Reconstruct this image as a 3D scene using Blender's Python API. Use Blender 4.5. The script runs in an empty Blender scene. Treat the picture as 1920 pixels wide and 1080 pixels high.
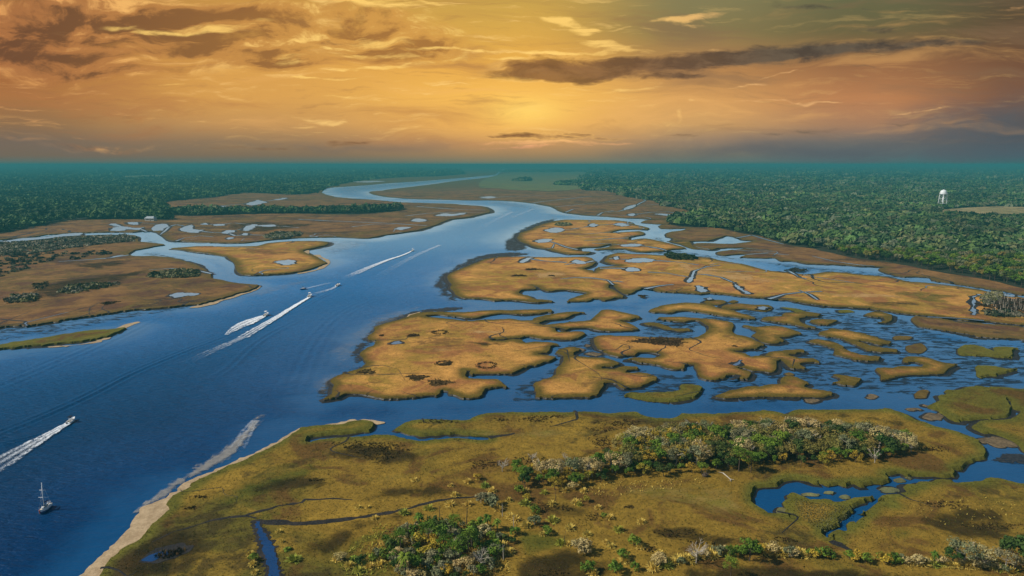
import bpy, bmesh, math, random
import numpy as np
from mathutils import Vector, Matrix, kdtree
from mathutils.geometry import tessellate_polygon, delaunay_2d_cdt
rad = math.radians
SC = bpy.context.scene
COL = SC.collection
RNG = np.random.default_rng(7)
random.seed(7)

# ------------------------------------------------------------------ camera: a drone 100 m above the river
CAM_H = 100.0
PITCH = math.atan(232.0 / 1280.0)          # horizon at photo row 308
CP, SP = math.cos(PITCH), math.sin(PITCH)
def G(px, py, z=0.0):
    """ground point (height z) seen at a photo position"""
    dx, dy = (px - 960.0) / 1280.0, -(py - 540.0) / 1280.0
    X, Y, Z = dx, dy * SP + CP, dy * CP - SP
    Z = min(Z, -0.0016)
    t = (z - CAM_H) / Z
    return Vector((X * t, Y * t, z))
def GN(a, z=0.0):
    a = np.asarray(a, float)
    dx, dy = (a[:, 0] - 960) / 1280, -(a[:, 1] - 540) / 1280
    Y, Z = dy * SP + CP, np.minimum(dy * CP - SP, -0.0016)
    t = (z - CAM_H) / Z
    return np.stack([dx * t, Y * t], 1)
def PIX(x, y, z=0.0):
    """photo position of world points (arrays)"""
    zz = z - CAM_H
    d = y * CP - zz * SP
    u = y * SP + zz * CP
    return 960 + 1280 * x / d, 540 - 1280 * u / d
def inside(poly, x, y):
    p = np.asarray(poly, float); x = np.asarray(x, float); y = np.asarray(y, float)
    r = np.zeros(x.shape, bool)
    x0, y0 = p[:, 0], p[:, 1]; x1, y1 = np.roll(x0, -1), np.roll(y0, -1)
    for a, b, c, d in zip(x0, y0, x1, y1):
        if b == d: continue
        m = ((b > y) != (d > y)) & (x < (c - a) * (y - b) / (d - b) + a)
        r ^= m
    return r

# ------------------------------------------------------------------ object helpers
def tag(o, label=None, cat=None, group=None, kind=None):
    if label: o['label'] = label
    if cat: o['category'] = cat
    if group: o['group'] = group
    if kind: o['kind'] = kind
    return o
def link(o, parent=None):
    COL.objects.link(o)
    if parent is not None: o.parent = parent
    return o
def empty(name, loc, rz=0.0, s=1.0):
    o = bpy.data.objects.new(name, None)
    o.location = loc; o.rotation_euler = (0, 0, rz); o.scale = (s, s, s); o.empty_display_size = 0.5
    return link(o)
def np_mesh(name, V, F, mats, attrs=None, mi=None, smooth=False):
    """mesh data from arrays; F is an (n,3) or (n,4) array or a list of tuples"""
    me = bpy.data.meshes.new(name)
    V = np.asarray(V, np.float32)
    if isinstance(F, np.ndarray):
        n, k = F.shape
        me.vertices.add(len(V)); me.vertices.foreach_set('co', V.ravel())
        me.loops.add(n * k); me.loops.foreach_set('vertex_index', F.astype(np.int32).ravel())
        me.polygons.add(n); me.polygons.foreach_set('loop_start', np.arange(0, n * k, k, dtype=np.int32))
        me.update(calc_edges=True)
    else:
        me.from_pydata([tuple(map(float, v)) for v in V], [], [tuple(int(i) for i in f) for f in F]); me.update()
    for m in (mats if isinstance(mats, (list, tuple)) else [mats]): me.materials.append(m)
    if mi is not None: me.polygons.foreach_set('material_index', np.asarray(mi, np.int32))
    if smooth: me.polygons.foreach_set('use_smooth', np.ones(len(me.polygons), bool))
    for k, (dom, typ, data) in (attrs or {}).items():
        a = me.attributes.new(k, typ, dom)
        d = np.asarray(data, np.float32)
        if typ == 'FLOAT': a.data.foreach_set('value', d.ravel())
        elif typ == 'FLOAT_COLOR': a.data.foreach_set('color', d.ravel())
        else: a.data.foreach_set('vector', d.ravel())
    return me
def obj(name, me, parent=None):
    return link(bpy.data.objects.new(name, me), parent)

class MB:
    """collects shapes for one mesh"""
    def __init__(s): s.V = []; s.F = []; s.M = []
    def add(s, vs, fs, m=0):
        b = len(s.V); s.V += [tuple(v) for v in vs]; s.F += [tuple(i + b for i in f) for f in fs]; s.M += [m] * len(fs); return s
    def tube(s, pts, rads, n=6, m=0, cap=True):
        pts = [Vector(p) for p in pts]; rings = []
        for i, p in enumerate(pts):
            d = (pts[min(i + 1, len(pts) - 1)] - pts[max(i - 1, 0)]).normalized()
            a = d.cross(Vector((0, 1, 0)) if abs(d.y) < 0.9 else Vector((1, 0, 0))).normalized(); b = d.cross(a)
            rings.append([p + (a * math.cos(t) + b * math.sin(t)) * rads[i] for t in [2 * math.pi * k / n for k in range(n)]])
        vs = [v for r in rings for v in r]
        fs = [(i * n + k, i * n + (k + 1) % n, (i + 1) * n + (k + 1) % n, (i + 1) * n + k) for i in range(len(pts) - 1) for k in range(n)]
        if cap: fs += [tuple(range(n))[::-1], tuple((len(pts) - 1) * n + k for k in range(n))]
        return s.add(vs, fs, m)
    def box(s, c, d, m=0, bev=0.12):
        """a box with chamfered upright edges"""
        x, y, z = [q / 2 for q in d]; b = min(x, y) * bev * 2
        o = [(-x + b, -y), (x - b, -y), (x, -y + b), (x, y - b), (x - b, y), (-x + b, y), (-x, y - b), (-x, -y + b)]
        vs = [(c[0] + p, c[1] + q, c[2] + h) for h in (-z, z) for p, q in o]
        return s.add(vs, [(k, (k + 1) % 8, 8 + (k + 1) % 8, 8 + k) for k in range(8)] + [tuple(range(8))[::-1], tuple(range(8, 16))], m)
    def lathe(s, prof, c=(0, 0, 0), n=24, m=0):
        vs = [(c[0] + r * math.cos(2 * math.pi * k / n), c[1] + r * math.sin(2 * math.pi * k / n), c[2] + h) for r, h in prof for k in range(n)]
        return s.add(vs, [(i * n + k, i * n + (k + 1) % n, (i + 1) * n + (k + 1) % n, (i + 1) * n + k) for i in range(len(prof) - 1) for k in range(n)], m)
    def mesh(s, name, mats, smooth=False): return np_mesh(name, s.V, s.F, mats, mi=s.M, smooth=smooth)
    def obj(s, name, mats, parent=None, smooth=False): return obj(name, s.mesh(name, mats, smooth), parent)

# ------------------------------------------------------------------ materials
class NT:
    def __init__(s, tree): s.t = tree; s.n = tree.nodes; s.l = tree.links
    def N(s, typ, ins=None, **props):
        nd = s.n.new(typ)
        for k, v in props.items(): setattr(nd, k, v)
        for k, v in (ins or {}).items():
            if isinstance(v, bpy.types.NodeSocket): s.l.new(v, nd.inputs[k])
            else: nd.inputs[k].default_value = v
        return nd
    def math(s, op, a, b=0.0, c=None, clamp=False):
        i = {0: a, 1: b}
        if c is not None: i[2] = c
        return s.N('ShaderNodeMath', i, operation=op, use_clamp=clamp).outputs[0]
    def mix(s, f, a, b, mode='MIX'):
        nd = s.N('ShaderNodeMix', data_type='RGBA', blend_type=mode)
        for k, v in ((0, f), (6, a), (7, b)):
            if isinstance(v, bpy.types.NodeSocket): s.l.new(v, nd.inputs[k])
            elif k and not hasattr(v, 'default_value') and len(v) == 3: nd.inputs[k].default_value = (*v, 1)
            else: nd.inputs[k].default_value = v
        return nd.outputs[2]
    def ramp(s, f, stops, interp='LINEAR'):
        nd = s.N('ShaderNodeValToRGB', {0: f}); cr = nd.color_ramp; cr.interpolation = interp
        while len(cr.elements) < len(stops): cr.elements.new(0.5)
        for e, (p, c) in zip(cr.elements, stops):
            e.position = p; e.color = (*c, 1) if isinstance(c, (tuple, list)) else (c, c, c, 1)
        return nd.outputs[0]
    def mrange(s, v, a, b, c=0.0, d=1.0, smooth=True):
        return s.N('ShaderNodeMapRange', {'Value': v, 'From Min': a, 'From Max': b, 'To Min': c, 'To Max': d}, interpolation_type='SMOOTHSTEP' if smooth else 'LINEAR').outputs[0]
    def noise(s, vec, scale, detail=3.0, rough=0.55, dist=0.0):
        return s.N('ShaderNodeTexNoise', {'Vector': vec, 'Scale': scale, 'Detail': detail, 'Roughness': rough, 'Distortion': dist}).outputs['Fac']
    def pos(s, scl=(1, 1, 1), rot=0.0):
        g = s.N('ShaderNodeNewGeometry').outputs['Position']
        return s.N('ShaderNodeMapping', {'Vector': g, 'Scale': scl, 'Rotation': (0, 0, rot)}).outputs[0]
    def attr(s, name): return s.N('ShaderNodeAttribute', attribute_name=name)
def material(name):
    m = bpy.data.materials.new(name); m.use_nodes = True
    t = NT(m.node_tree); b = t.n['Principled BSDF']
    return m, t, b
def setin(t, b, **kw):
    for k, v in kw.items():
        k = k.replace('_', ' ')
        s = b.inputs[k]
        if isinstance(v, bpy.types.NodeSocket): t.l.new(v, s)
        else: s.default_value = (*v, 1) if isinstance(v, tuple) and len(v) == 3 and s.type == 'RGBA' else v

def plain(name, col, rough=0.5, spec=0.5, metal=0.0, vary=0.12, scale=3.0):
    m, t, b = material(name)
    tc = t.N('ShaderNodeTexCoord').outputs['Object']
    n = t.noise(tc, scale, 4)
    c = t.mix(n, tuple(x * (1 - vary * 2) for x in col), tuple(min(1, x * (1 + vary)) for x in col))
    setin(t, b, Base_Color=c, Roughness=rough, Specular_IOR_Level=spec, Metallic=metal)
    return m

def marsh(name, gold, olive, rust, dark, seed=0.0, fringe=None):
    m, t, b = material(name)
    p = t.pos(); q = t.N('ShaderNodeMapping', {'Vector': p, 'Location': (seed * 91, seed * 37, 0)}).outputs[0]
    n0 = t.noise(q, 0.0045, 3, 0.55, 0.5)
    n1 = t.noise(q, 0.014, 5, 0.6, 0.7); n2 = t.noise(q, 0.036, 5, 0.62, 0.9); n3 = t.noise(q, 0.15, 4, 0.65, 0.5)
    n3b = t.noise(q, 0.33, 4, 0.65, 0.4)
    n4 = t.noise(q, 0.9, 3, 0.65); n5 = t.noise(q, 3.2, 2, 0.6)
    c = t.mix(t.mrange(t.math('ADD', t.math('MULTIPLY', n0, 0.5), t.math('MULTIPLY', n1, 0.5)), 0.455, 0.545), gold, olive)
    c = t.mix(t.math('MULTIPLY', t.mrange(n2, 0.50, 0.60), 0.85), c, rust)
    c = t.mix(t.math('MULTIPLY', t.mrange(n2, 0.46, 0.36), 0.7), c, tuple(min(1, x * 1.35) for x in gold))
    c = t.mix(t.math('MULTIPLY', t.mrange(t.math('ADD', t.math('MULTIPLY', n1, 0.6), t.math('MULTIPLY', n3, 0.4)), 0.52, 0.61), 0.8), c, dark)
    if fringe:
        e = t.math('ADD', t.attr('inland').outputs['Fac'], t.math('MULTIPLY', t.math('SUBTRACT', n2, 0.5), 1.1))
        c = t.mix(t.mrange(e, 0.75, 0.05), c, fringe)
    v = t.math('ADD', t.math('MULTIPLY', n4, 0.95), t.math('MULTIPLY', n5, 0.85))
    v = t.math('ADD', t.math('MULTIPLY', t.math('SUBTRACT', v, 0.90), 1.0), 1.0)
    v = t.math('MULTIPLY', v, t.math('ADD', t.math('MULTIPLY', t.math('SUBTRACT', t.math('ADD', n3, n3b), 1.0), 0.8), 1.0))
    v = t.math('MULTIPLY', v, t.math('ADD', t.attr('var').outputs['Fac'], 1.0))
    c = t.N('ShaderNodeVectorMath', {0: c, 'Scale': v}, operation='SCALE').outputs[0]
    h = t.math('ADD', t.math('MULTIPLY', n4, 0.5), t.math('ADD', t.math('MULTIPLY', n5, 0.25), t.math('MULTIPLY', n3, 1.2)))
    up = t.N('ShaderNodeCombineXYZ', {2: 1.0}).outputs[0]
    bp = t.N('ShaderNodeBump', {'Height': h, 'Strength': 0.35, 'Distance': 0.6, 'Normal': up}).outputs[0]
    setin(t, b, Base_Color=c, Roughness=0.9, Specular_IOR_Level=0.08, Normal=bp)
    return m
M = {}
M['gold'] = marsh('golden_cordgrass', (0.41, 0.205, 0.048), (0.29, 0.175, 0.030), (0.27, 0.110, 0.036), (0.13, 0.062, 0.020), 1, (0.105, 0.074, 0.012))
M['olive'] = marsh('olive_cordgrass', (0.205, 0.128, 0.018), (0.108, 0.090, 0.013), (0.100, 0.050, 0.013), (0.034, 0.024, 0.008), 2, (0.105, 0.098, 0.014))
M['brown'] = marsh('brown_cordgrass', (0.185, 0.095, 0.032), (0.135, 0.082, 0.024), (0.105, 0.048, 0.026), (0.045, 0.024, 0.017), 3, (0.11, 0.072, 0.018))
M['reed'] = marsh('grey_green_reed', (0.15, 0.145, 0.06), (0.125, 0.13, 0.06), (0.13, 0.115, 0.045), (0.09, 0.088, 0.042), 4)
M['rush'] = marsh('black_rush', (0.10, 0.054, 0.018), (0.11, 0.072, 0.019), (0.08, 0.04, 0.015), (0.05, 0.028, 0.011), 5)
M['tan'] = marsh('tan_field', (0.30, 0.23, 0.11), (0.24, 0.20, 0.08), (0.20, 0.15, 0.08), (0.09, 0.07, 0.04), 7)
M['field'] = marsh('pale_field', (0.13, 0.155, 0.05), (0.15, 0.145, 0.05), (0.15, 0.12, 0.05), (0.06, 0.07, 0.035), 6)

def mudmat(name, c1, c2, wet=0.35):
    m, t, b = material(name)
    p = t.pos(); n = t.noise(p, 0.25, 5, 0.65, 0.6); n2 = t.noise(p, 1.4, 4, 0.6)
    c = t.mix(t.mrange(t.math('ADD', t.math('MULTIPLY', n, 0.6), t.math('MULTIPLY', n2, 0.4)), 0.36, 0.66), c1, c2)
    bp = t.N('ShaderNodeBump', {'Height': n2, 'Strength': 0.5, 'Distance': 0.3}).outputs[0]
    setin(t, b, Base_Color=c, Roughness=wet, Specular_IOR_Level=0.25, Normal=bp)
    return m
M['mud'] = mudmat('wet_mud', (0.010, 0.009, 0.009), (0.032, 0.026, 0.022), 0.5)
M['sand'] = mudmat('pale_sand', (0.30, 0.21, 0.115), (0.46, 0.34, 0.20), 0.9)
M['spoil'] = mudmat('brown_shell_bank', (0.07, 0.048, 0.026), (0.19, 0.135, 0.07), 0.9)
M['floor'] = mudmat('leaf_litter', (0.010, 0.014, 0.006), (0.030, 0.034, 0.014), 0.95)

def shoalmat(name, c1, c2, thr, scale, soft=0.06, stretch=(1, 1, 1), opac=1.0, spec=0.3, rot=0.0):
    """a broken sheet: bare mud or sand that pokes out of the water in patches, fading to the sheet's edge (attribute edge)"""
    m, t, b = material(name)
    p = t.pos(stretch, rot)
    n = t.noise(p, scale, 6, 0.68, 1.2)
    e = t.attr('edge').outputs['Fac']
    k = t.math('ADD', n, t.math('MULTIPLY', t.math('SUBTRACT', e, 1.0), 0.42))
    a = t.math('MULTIPLY', t.mrange(k, thr - soft, thr + soft), opac)
    n2 = t.noise(p, scale * 3.1, 4, 0.6)
    setin(t, b, Base_Color=t.mix(t.mrange(n2, 0.35, 0.65), c1, c2), Roughness=0.6, Specular_IOR_Level=spec, Alpha=a)
    return m
M['mudflat'] = shoalmat('mudflat', (0.010, 0.011, 0.014), (0.035, 0.035, 0.038), 0.42, 0.22, 0.05, (1, 1.6, 1))
M['mudstreak'] = shoalmat('mud_streaks', (0.006, 0.013, 0.026), (0.018, 0.030, 0.048), 0.53, 0.15, 0.05, (0.6, 1.5, 1), 0.75)
M['wetsand'] = shoalmat('wet_sand', (0.24, 0.23, 0.21), (0.36, 0.33, 0.28), 0.17, 0.12, 0.12, (1, 1, 1), 0.62)
M['paleshoal'] = shoalmat('pale_shoal', (0.17, 0.22, 0.29), (0.30, 0.33, 0.37), 0.46, 0.09, 0.16, (1, 1, 1), 0.26)

M['wet_marsh'] = shoalmat('wet_dark_sward', (0.022, 0.017, 0.006), (0.055, 0.036, 0.011), 0.40, 0.05, 0.14, (1, 1, 1), 0.72, 0.05)
M['dry_marsh'] = shoalmat('dry_yellow_sward', (0.22, 0.18, 0.03), (0.30, 0.205, 0.05), 0.42, 0.06, 0.16, (1, 1, 1), 0.7, 0.05)
M['green_marsh'] = shoalmat('green_sward', (0.075, 0.10, 0.014), (0.12, 0.135, 0.018), 0.42, 0.05, 0.16, (1, 1, 1), 0.5, 0.05)
M['peach_marsh'] = shoalmat('bleached_sward', (0.50, 0.27, 0.09), (0.58, 0.36, 0.14), 0.44, 0.05, 0.16, (1, 1, 1), 0.7, 0.05)
def leafmat(name, cols, spread=0.35):
    m, t, b = material(name)
    rnd = t.N('ShaderNodeObjectInfo').outputs['Random']
    c = t.ramp(rnd, [(i / max(1, len(cols) - 1), x) for i, x in enumerate(cols)])
    v = t.math('ADD', t.attr('var').outputs['Fac'], 1.0)
    c = t.N('ShaderNodeVectorMath', {0: c, 'Scale': v}, operation='SCALE').outputs[0]
    setin(t, b, Base_Color=c, Roughness=0.75, Specular_IOR_Level=0.15)
    tr = t.N('ShaderNodeBsdfTranslucent', {'Color': c}).outputs[0]
    mx = t.N('ShaderNodeMixShader', {0: 0.25, 1: b.outputs[0], 2: tr}).outputs[0]
    t.l.new(mx, t.n['Material Output'].inputs[0])
    return m
M['leaf_green'] = leafmat('green_leaves', [(0.076, 0.139, 0.014), (0.116, 0.196, 0.020), (0.167, 0.223, 0.023)])
M['leaf_dark'] = leafmat('dark_leaves', [(0.036, 0.076, 0.013), (0.054, 0.094, 0.019), (0.084, 0.104, 0.022)])
M['leaf_olive'] = leafmat('olive_leaves', [(0.188, 0.163, 0.034), (0.240, 0.186, 0.046), (0.178, 0.176, 0.039), (0.273, 0.196, 0.054)])
M['leaf_gold'] = leafmat('yellow_leaves', [(0.344, 0.260, 0.027), (0.425, 0.278, 0.033), (0.304, 0.270, 0.030)])
M['leaf_pale'] = leafmat('pale_grey_leaves', [(0.431, 0.354, 0.135), (0.517, 0.383, 0.160), (0.408, 0.363, 0.160)])
M['leaf_grey'] = leafmat('grey_green_leaves', [(0.157, 0.176, 0.078), (0.198, 0.205, 0.101), (0.251, 0.223, 0.116)])
M['straw'] = leafmat('straw_blades', [(0.569, 0.408, 0.092), (0.676, 0.508, 0.114), (0.479, 0.371, 0.076)])
M['straw_green'] = leafmat('yellow_green_blades', [(0.322, 0.327, 0.044), (0.417, 0.385, 0.059), (0.247, 0.308, 0.044)])
M['bark'] = plain('brown_bark', (0.085, 0.062, 0.045), 0.95, 0.1, vary=0.3)
M['pale_bark'] = plain('bleached_wood', (0.42, 0.37, 0.29), 0.9, 0.1, vary=0.2)
def canopymat(name):
    m, t, b = material(name)
    c = t.attr('col').outputs['Color']
    setin(t, b, Base_Color=c, Roughness=0.8, Specular_IOR_Level=0.1)
    return m
M['canopy'] = canopymat('mixed_canopy')
M['white_paint'] = plain('white_gelcoat', (0.80, 0.80, 0.78), 0.25, 0.5, vary=0.04)
M['white_steel'] = plain('white_painted_steel', (0.78, 0.80, 0.80), 0.45, 0.4, vary=0.06, scale=0.3)
M['dark_fabric'] = plain('dark_canvas', (0.014, 0.017, 0.03), 0.8, 0.1)
M['blue_fabric'] = plain('navy_sail_cover', (0.015, 0.04, 0.14), 0.8, 0.1)
M['blue_hull'] = plain('blue_hull_stripe', (0.03, 0.10, 0.30), 0.35, 0.4)
M['red_paint'] = plain('faded_red_paint', (0.42, 0.10, 0.06), 0.5, 0.3)
M['teak'] = plain('pale_deck', (0.62, 0.54, 0.42), 0.7, 0.2)
M['glass'] = plain('smoked_glass', (0.02, 0.03, 0.04), 0.08, 0.6)
M['motor'] = plain('black_cowling', (0.02, 0.02, 0.022), 0.35, 0.5)
M['alloy'] = plain('mast_alloy', (0.72, 0.74, 0.75), 0.4, 0.5)
M['roof_metal'] = plain('grey_roof_sheet', (0.36, 0.40, 0.42), 0.5, 0.4)
M['siding'] = plain('pale_siding', (0.55, 0.53, 0.48), 0.8, 0.2)

# foam left by the boats: broken white froth on the water
def foammat(name, strength, scale):
    m, t, b = material(name)
    w = t.attr('wake'); s = t.N('ShaderNodeSeparateXYZ', {0: w.outputs['Vector']})
    ac, al = t.math('ABSOLUTE', s.outputs[0]), s.outputs[1]
    p = t.pos()
    n = t.noise(p, scale, 5, 0.7, 1.5)
    ridge = t.math('SUBTRACT', 1.0, t.math('ABSOLUTE', t.math('MULTIPLY', t.math('SUBTRACT', n, 0.5), 7.0)))
    n0 = t.noise(p, scale * 0.45, 4, 0.65, 0.8)
    edge = t.mrange(t.math('ADD', ac, t.math('MULTIPLY', t.math('SUBTRACT', n0, 0.5), 1.5)), 1.0, 0.62)
    rim = t.math('MULTIPLY', t.mrange(ac, 0.3, 0.8), 0.30)
    core = t.math('MULTIPLY', t.mrange(ac, 0.4, 0.0), 0.22)
    fade = t.math('SUBTRACT', 1.0, al)
    k = t.math('ADD', t.math('ADD', t.math('MULTIPLY', ridge, 0.55), t.math('MULTIPLY', n, 0.5)), t.math('ADD', rim, core))
    k = t.math('ADD', k, t.math('SUBTRACT', t.math('MULTIPLY', fade, 1.0), 0.86))
    a = t.math('MULTIPLY', t.math('MULTIPLY', t.mrange(k, 0.2, 0.75), edge), s.outputs[2], clamp=True)
    a = t.math('MULTIPLY', a, strength, clamp=True)
    setin(t, b, Base_Color=(0.80, 0.84, 0.86), Roughness=0.8, Specular_IOR_Level=0.1, Alpha=a)
    return m
M['foam'] = foammat('white_foam', 1.0, 0.8)
M['old_foam'] = foammat('thin_foam', 0.35, 0.25)

# water: depth and silt change its colour with the distance to the bank (attribute shore, metres); farther water is paler, with sky sheen painted in
def watermat():
    m, t, b = material('river_water')
    sh = t.attr('shore').outputs['Fac']
    p = t.pos()
    n = t.noise(p, 0.012, 4, 0.6, 0.8); n2 = t.noise(p, 0.05, 4, 0.6, 0.6)
    d = t.math('ADD', sh, t.math('ADD', t.math('MULTIPLY', t.math('SUBTRACT', n, 0.5), 55.0), t.math('MULTIPLY', t.math('SUBTRACT', n2, 0.5), 14.0)))
    far = t.attr('far_sheen').outputs['Fac']
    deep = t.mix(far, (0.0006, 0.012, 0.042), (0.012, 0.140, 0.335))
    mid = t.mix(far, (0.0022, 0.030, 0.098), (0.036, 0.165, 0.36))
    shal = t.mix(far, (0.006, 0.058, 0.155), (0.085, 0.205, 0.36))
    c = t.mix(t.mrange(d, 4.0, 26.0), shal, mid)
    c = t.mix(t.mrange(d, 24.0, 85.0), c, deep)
    c = t.mix(t.mrange(t.math('SUBTRACT', far, 1.0), 0.0, 1.0), c, t.mix(t.mrange(d, 6.0, 60.0), (0.26, 0.42, 0.54), (0.11, 0.28, 0.46)))  # farthest reaches go silvery: sky reflection put into the base colour
    w1 = t.noise(t.pos((0.30, 1.0, 1.0), 0.04), 0.55, 3, 0.55, 0.4)
    w2 = t.noise(t.pos((0.35, 1.0, 1.0), -0.06), 1.6, 3, 0.6, 0.3)
    w3 = t.noise(t.pos((0.5, 1.0, 1.0), 0.3), 0.10, 3, 0.5, 0.3)
    hh = t.math('ADD', t.math('MULTIPLY', w1, 1.3), t.math('ADD', t.math('MULTIPLY', w2, 0.4), t.math('MULTIPLY', w3, 0.9)))
    calm = t.mrange(d, 6.0, 40.0, 0.25, 1.0)
    bp = t.N('ShaderNodeBump', {'Height': t.math('MULTIPLY', hh, calm), 'Strength': 1.0, 'Distance': 1.0}).outputs[0]
    setin(t, b, Base_Color=c, Roughness=0.30, Specular_IOR_Level=0.035, IOR=1.33, Normal=bp)
    return m
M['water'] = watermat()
def pondmat():
    m, t, b = material('pond_water')
    p = t.pos(); n = t.noise(p, 0.09, 4, 0.6, 0.5)
    far = t.mrange(t.N('ShaderNodeSeparateXYZ', {0: p}).outputs[1], 230.0, 600.0, smooth=False)  # ponds pale with distance: reflected sky painted into their colour
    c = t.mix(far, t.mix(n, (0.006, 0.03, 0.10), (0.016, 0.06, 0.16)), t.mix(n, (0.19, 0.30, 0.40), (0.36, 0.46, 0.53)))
    bp = t.N('ShaderNodeBump', {'Height': t.noise(t.pos((0.5, 1, 1)), 0.8, 3), 'Strength': 0.5, 'Distance': 0.3}).outputs[0]
    setin(t, b, Base_Color=c, Roughness=0.35, Specular_IOR_Level=0.12, IOR=1.33, Normal=bp)
    return m
M['pond'] = pondmat()

# ------------------------------------------------------------------ shorelines, in photo positions, laid on the ground by G()
def S(s): return [tuple(float(q) for q in p.split(',')) for p in s.split()]
LAND = []      # (name, material, outline, height)
H0 = 1.3
def land(mat, s, h=1.3, name='marsh_island', rough=1.0): LAND.append((name, mat, S(s), h, rough))

# near bank with its lake arm
land('olive', "186,1080 202,1055 227,1030 250,1017 265,1007 282,987 300,970 315,955 312,942 322,930 342,920 357,912 358,906 380,895 410,882 430,872 450,865 480,851 520,831 553,810 566,801 "
 "596,798 620,796 645,794 655,790 687,787 700,791 698,798 690,807 640,813 600,816 578,820 571,827 580,829 600,824 630,820 680,818 705,815 740,817 760,822 790,825 820,823 850,821 880,823 900,825 917,823 915,818 880,815 850,812 820,815 790,816 762,812 745,806 742,804 755,795 767,790 787,786 830,786 870,788 890,782 905,776 930,774 975,773 1022,773 1072,772 1115,772 1145,775 1165,772 1192,772 1210,779 1230,783 1255,784 1270,779 1282,775 1310,775 1360,774 1440,770 1465,774 1478,776 1480,771 1497,768 1565,768 1615,767 1665,766 1680,769 1700,777 1715,786 1735,792 1760,800 1790,807 1802,811 1830,822 1850,837 1857,847 1852,856 1840,862 1820,870 1812,879 1800,880 1788,876 1792,885 1792,890 1780,894 1760,892 1727,891 1705,891 1692,887 1675,890 1667,893 1669,899 1660,906 1640,906 1620,911 1605,906 1590,910 1575,906 1557,909 1540,904 1532,906 1522,901 1500,898 1472,900 1455,909 1435,910 1420,915 1412,925 1411,940 1420,949 1440,961 1455,963 1467,962 1477,965 1480,971 1488,973 1486,965 1478,957 1479,949 1472,938 1484,935 1482,926 1490,924 1502,929 1522,936 1547,936 1565,941 1580,941 1600,934 1615,931 1637,929 1639,934 1627,939 1612,945 1597,950 1599,955 1590,967 1580,976 1579,982 1565,989 1550,994 1545,1000 1550,1006 1565,1010 1568,1016 1571,1013 1566,1007 1557,1004 1557,997 1572,991 1585,994 1590,986 1590,977 1602,977 1607,982 1612,972 1615,969 1626,968 1630,965 1615,961 1625,957 1637,950 1647,942 1655,941 1675,947 1660,939 1650,935 1650,930 1660,927 1687,927 1695,924 1704,919 1700,909 1710,907 1722,910 1725,904 1740,902 1760,899 1785,900 1790,904 1825,902 1840,900 1850,895 1870,896 1890,900 1905,904 1940,906 2150,915 2600,1000 2500,1250 60,1250", 1.3, 'marsh_bank')
# islets in the lake arm
for s in ("1648,917 1658,914 1674,914 1686,918 1680,921 1660,921", "1506,926 1520,923 1540,927 1528,929", "1578,930 1586,928 1592,931 1584,933",
          "1678,898 1688,896 1695,900 1686,902", "1696,893 1702,892 1708,896 1700,897", "1549,922 1557,920 1565,923 1556,924", "1458,957 1464,951 1474,956 1472,961 1462,961"):
    land('reed', s, 0.6)
# wide island with the round rush patches
land('gold', "610,747 622,737 624,720 622,713 635,705 655,697 677,690 685,682 680,672 675,665 687,652 700,647 702,640 690,637 690,630 700,622 700,614 720,606 750,599 770,591 785,586 817,584 850,585 880,585 905,582 955,581 985,580 1010,580 1032,580 1034,585 1010,589 975,590 960,589 942,589 917,592 892,597 875,597 850,594 820,591 800,593 820,595 850,598 870,601 890,601 905,599 930,599 955,597 975,600 997,600 1000,596 1022,590 1060,585 1090,584 1097,586 1075,591 1060,597 1025,601 1012,606 1017,609 1055,605 1065,604 1110,600 1120,590 1130,582 1145,581 1165,585 1195,591 1200,596 1185,600 1167,602 1180,606 1197,617 1165,622 1135,621 1105,616 1090,615 1072,617 1057,621 1053,616 1042,617 1043,621 1055,622 1075,621 1092,621 1099,626 1090,634 1070,638 1042,637 1010,635 992,632 980,634 960,635 937,637 922,638 940,638 960,636 980,637 983,642 1010,640 1035,642 1047,646 1032,651 1027,660 1010,664 1028,666 1040,670 1032,677 1010,685 987,690 975,696 960,700 942,701 890,702 882,702 881,694 876,694 872,704 880,709 905,710 935,711 945,720 952,725 930,727 912,732 900,742 885,747 867,747 850,740 840,736 837,732 827,734 822,741 792,744 760,747 720,749 700,745 680,740 652,740 635,745 618,748")
land('gold', "1045,660 1050,654 1065,651 1085,652 1087,657 1077,662 1076,666 1100,669 1135,671 1152,676 1160,682 1152,687 1132,688 1130,691 1150,691 1172,686 1192,687 1197,691 1180,695 1175,699 1200,698 1215,700 1232,707 1232,712 1222,719 1205,726 1180,729 1167,727 1152,719 1137,720 1127,730 1120,740 1105,746 1072,746 1035,746 1010,744 1005,732 1000,719 1017,712 1035,707 1042,700 1045,687 1057,675 1054,667")
land('gold', "1115,634 1122,629 1150,629 1185,630 1222,632 1260,633 1285,634 1310,632 1320,627 1330,617 1332,611 1320,605 1305,601 1285,604 1260,602 1242,600 1232,597 1237,594 1272,594 1310,596 1350,600 1372,605 1377,612 1375,620 1380,627 1395,630 1410,636 1427,642 1435,647 1422,654 1397,657 1380,659 1400,662 1407,667 1430,666 1442,660 1465,657 1485,656 1507,655 1512,660 1497,664 1485,667 1502,671 1527,672 1540,679 1515,681 1507,685 1515,691 1505,693 1485,690 1477,682 1467,676 1460,679 1460,692 1450,699 1435,697 1415,695 1395,690 1388,691 1405,696 1412,702 1407,710 1390,710 1380,704 1370,705 1360,711 1342,714 1322,710 1310,702 1309,692 1302,685 1295,684 1287,687 1285,692 1270,693 1250,690 1230,684 1200,679 1177,674 1190,670 1205,670 1225,670 1237,665 1222,662 1205,663 1195,667 1165,669 1145,665 1130,657 1117,647")
land('gold', "1207,606 1215,604 1230,605 1247,610 1265,615 1292,615 1295,620 1272,621 1247,617 1230,612 1212,609", 0.8)
land('olive', "1172,740 1180,736 1210,736 1240,734 1268,732 1277,728 1276,724 1272,721 1285,719 1310,722 1319,727 1315,737 1305,745 1272,752 1230,752 1197,747")
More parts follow.
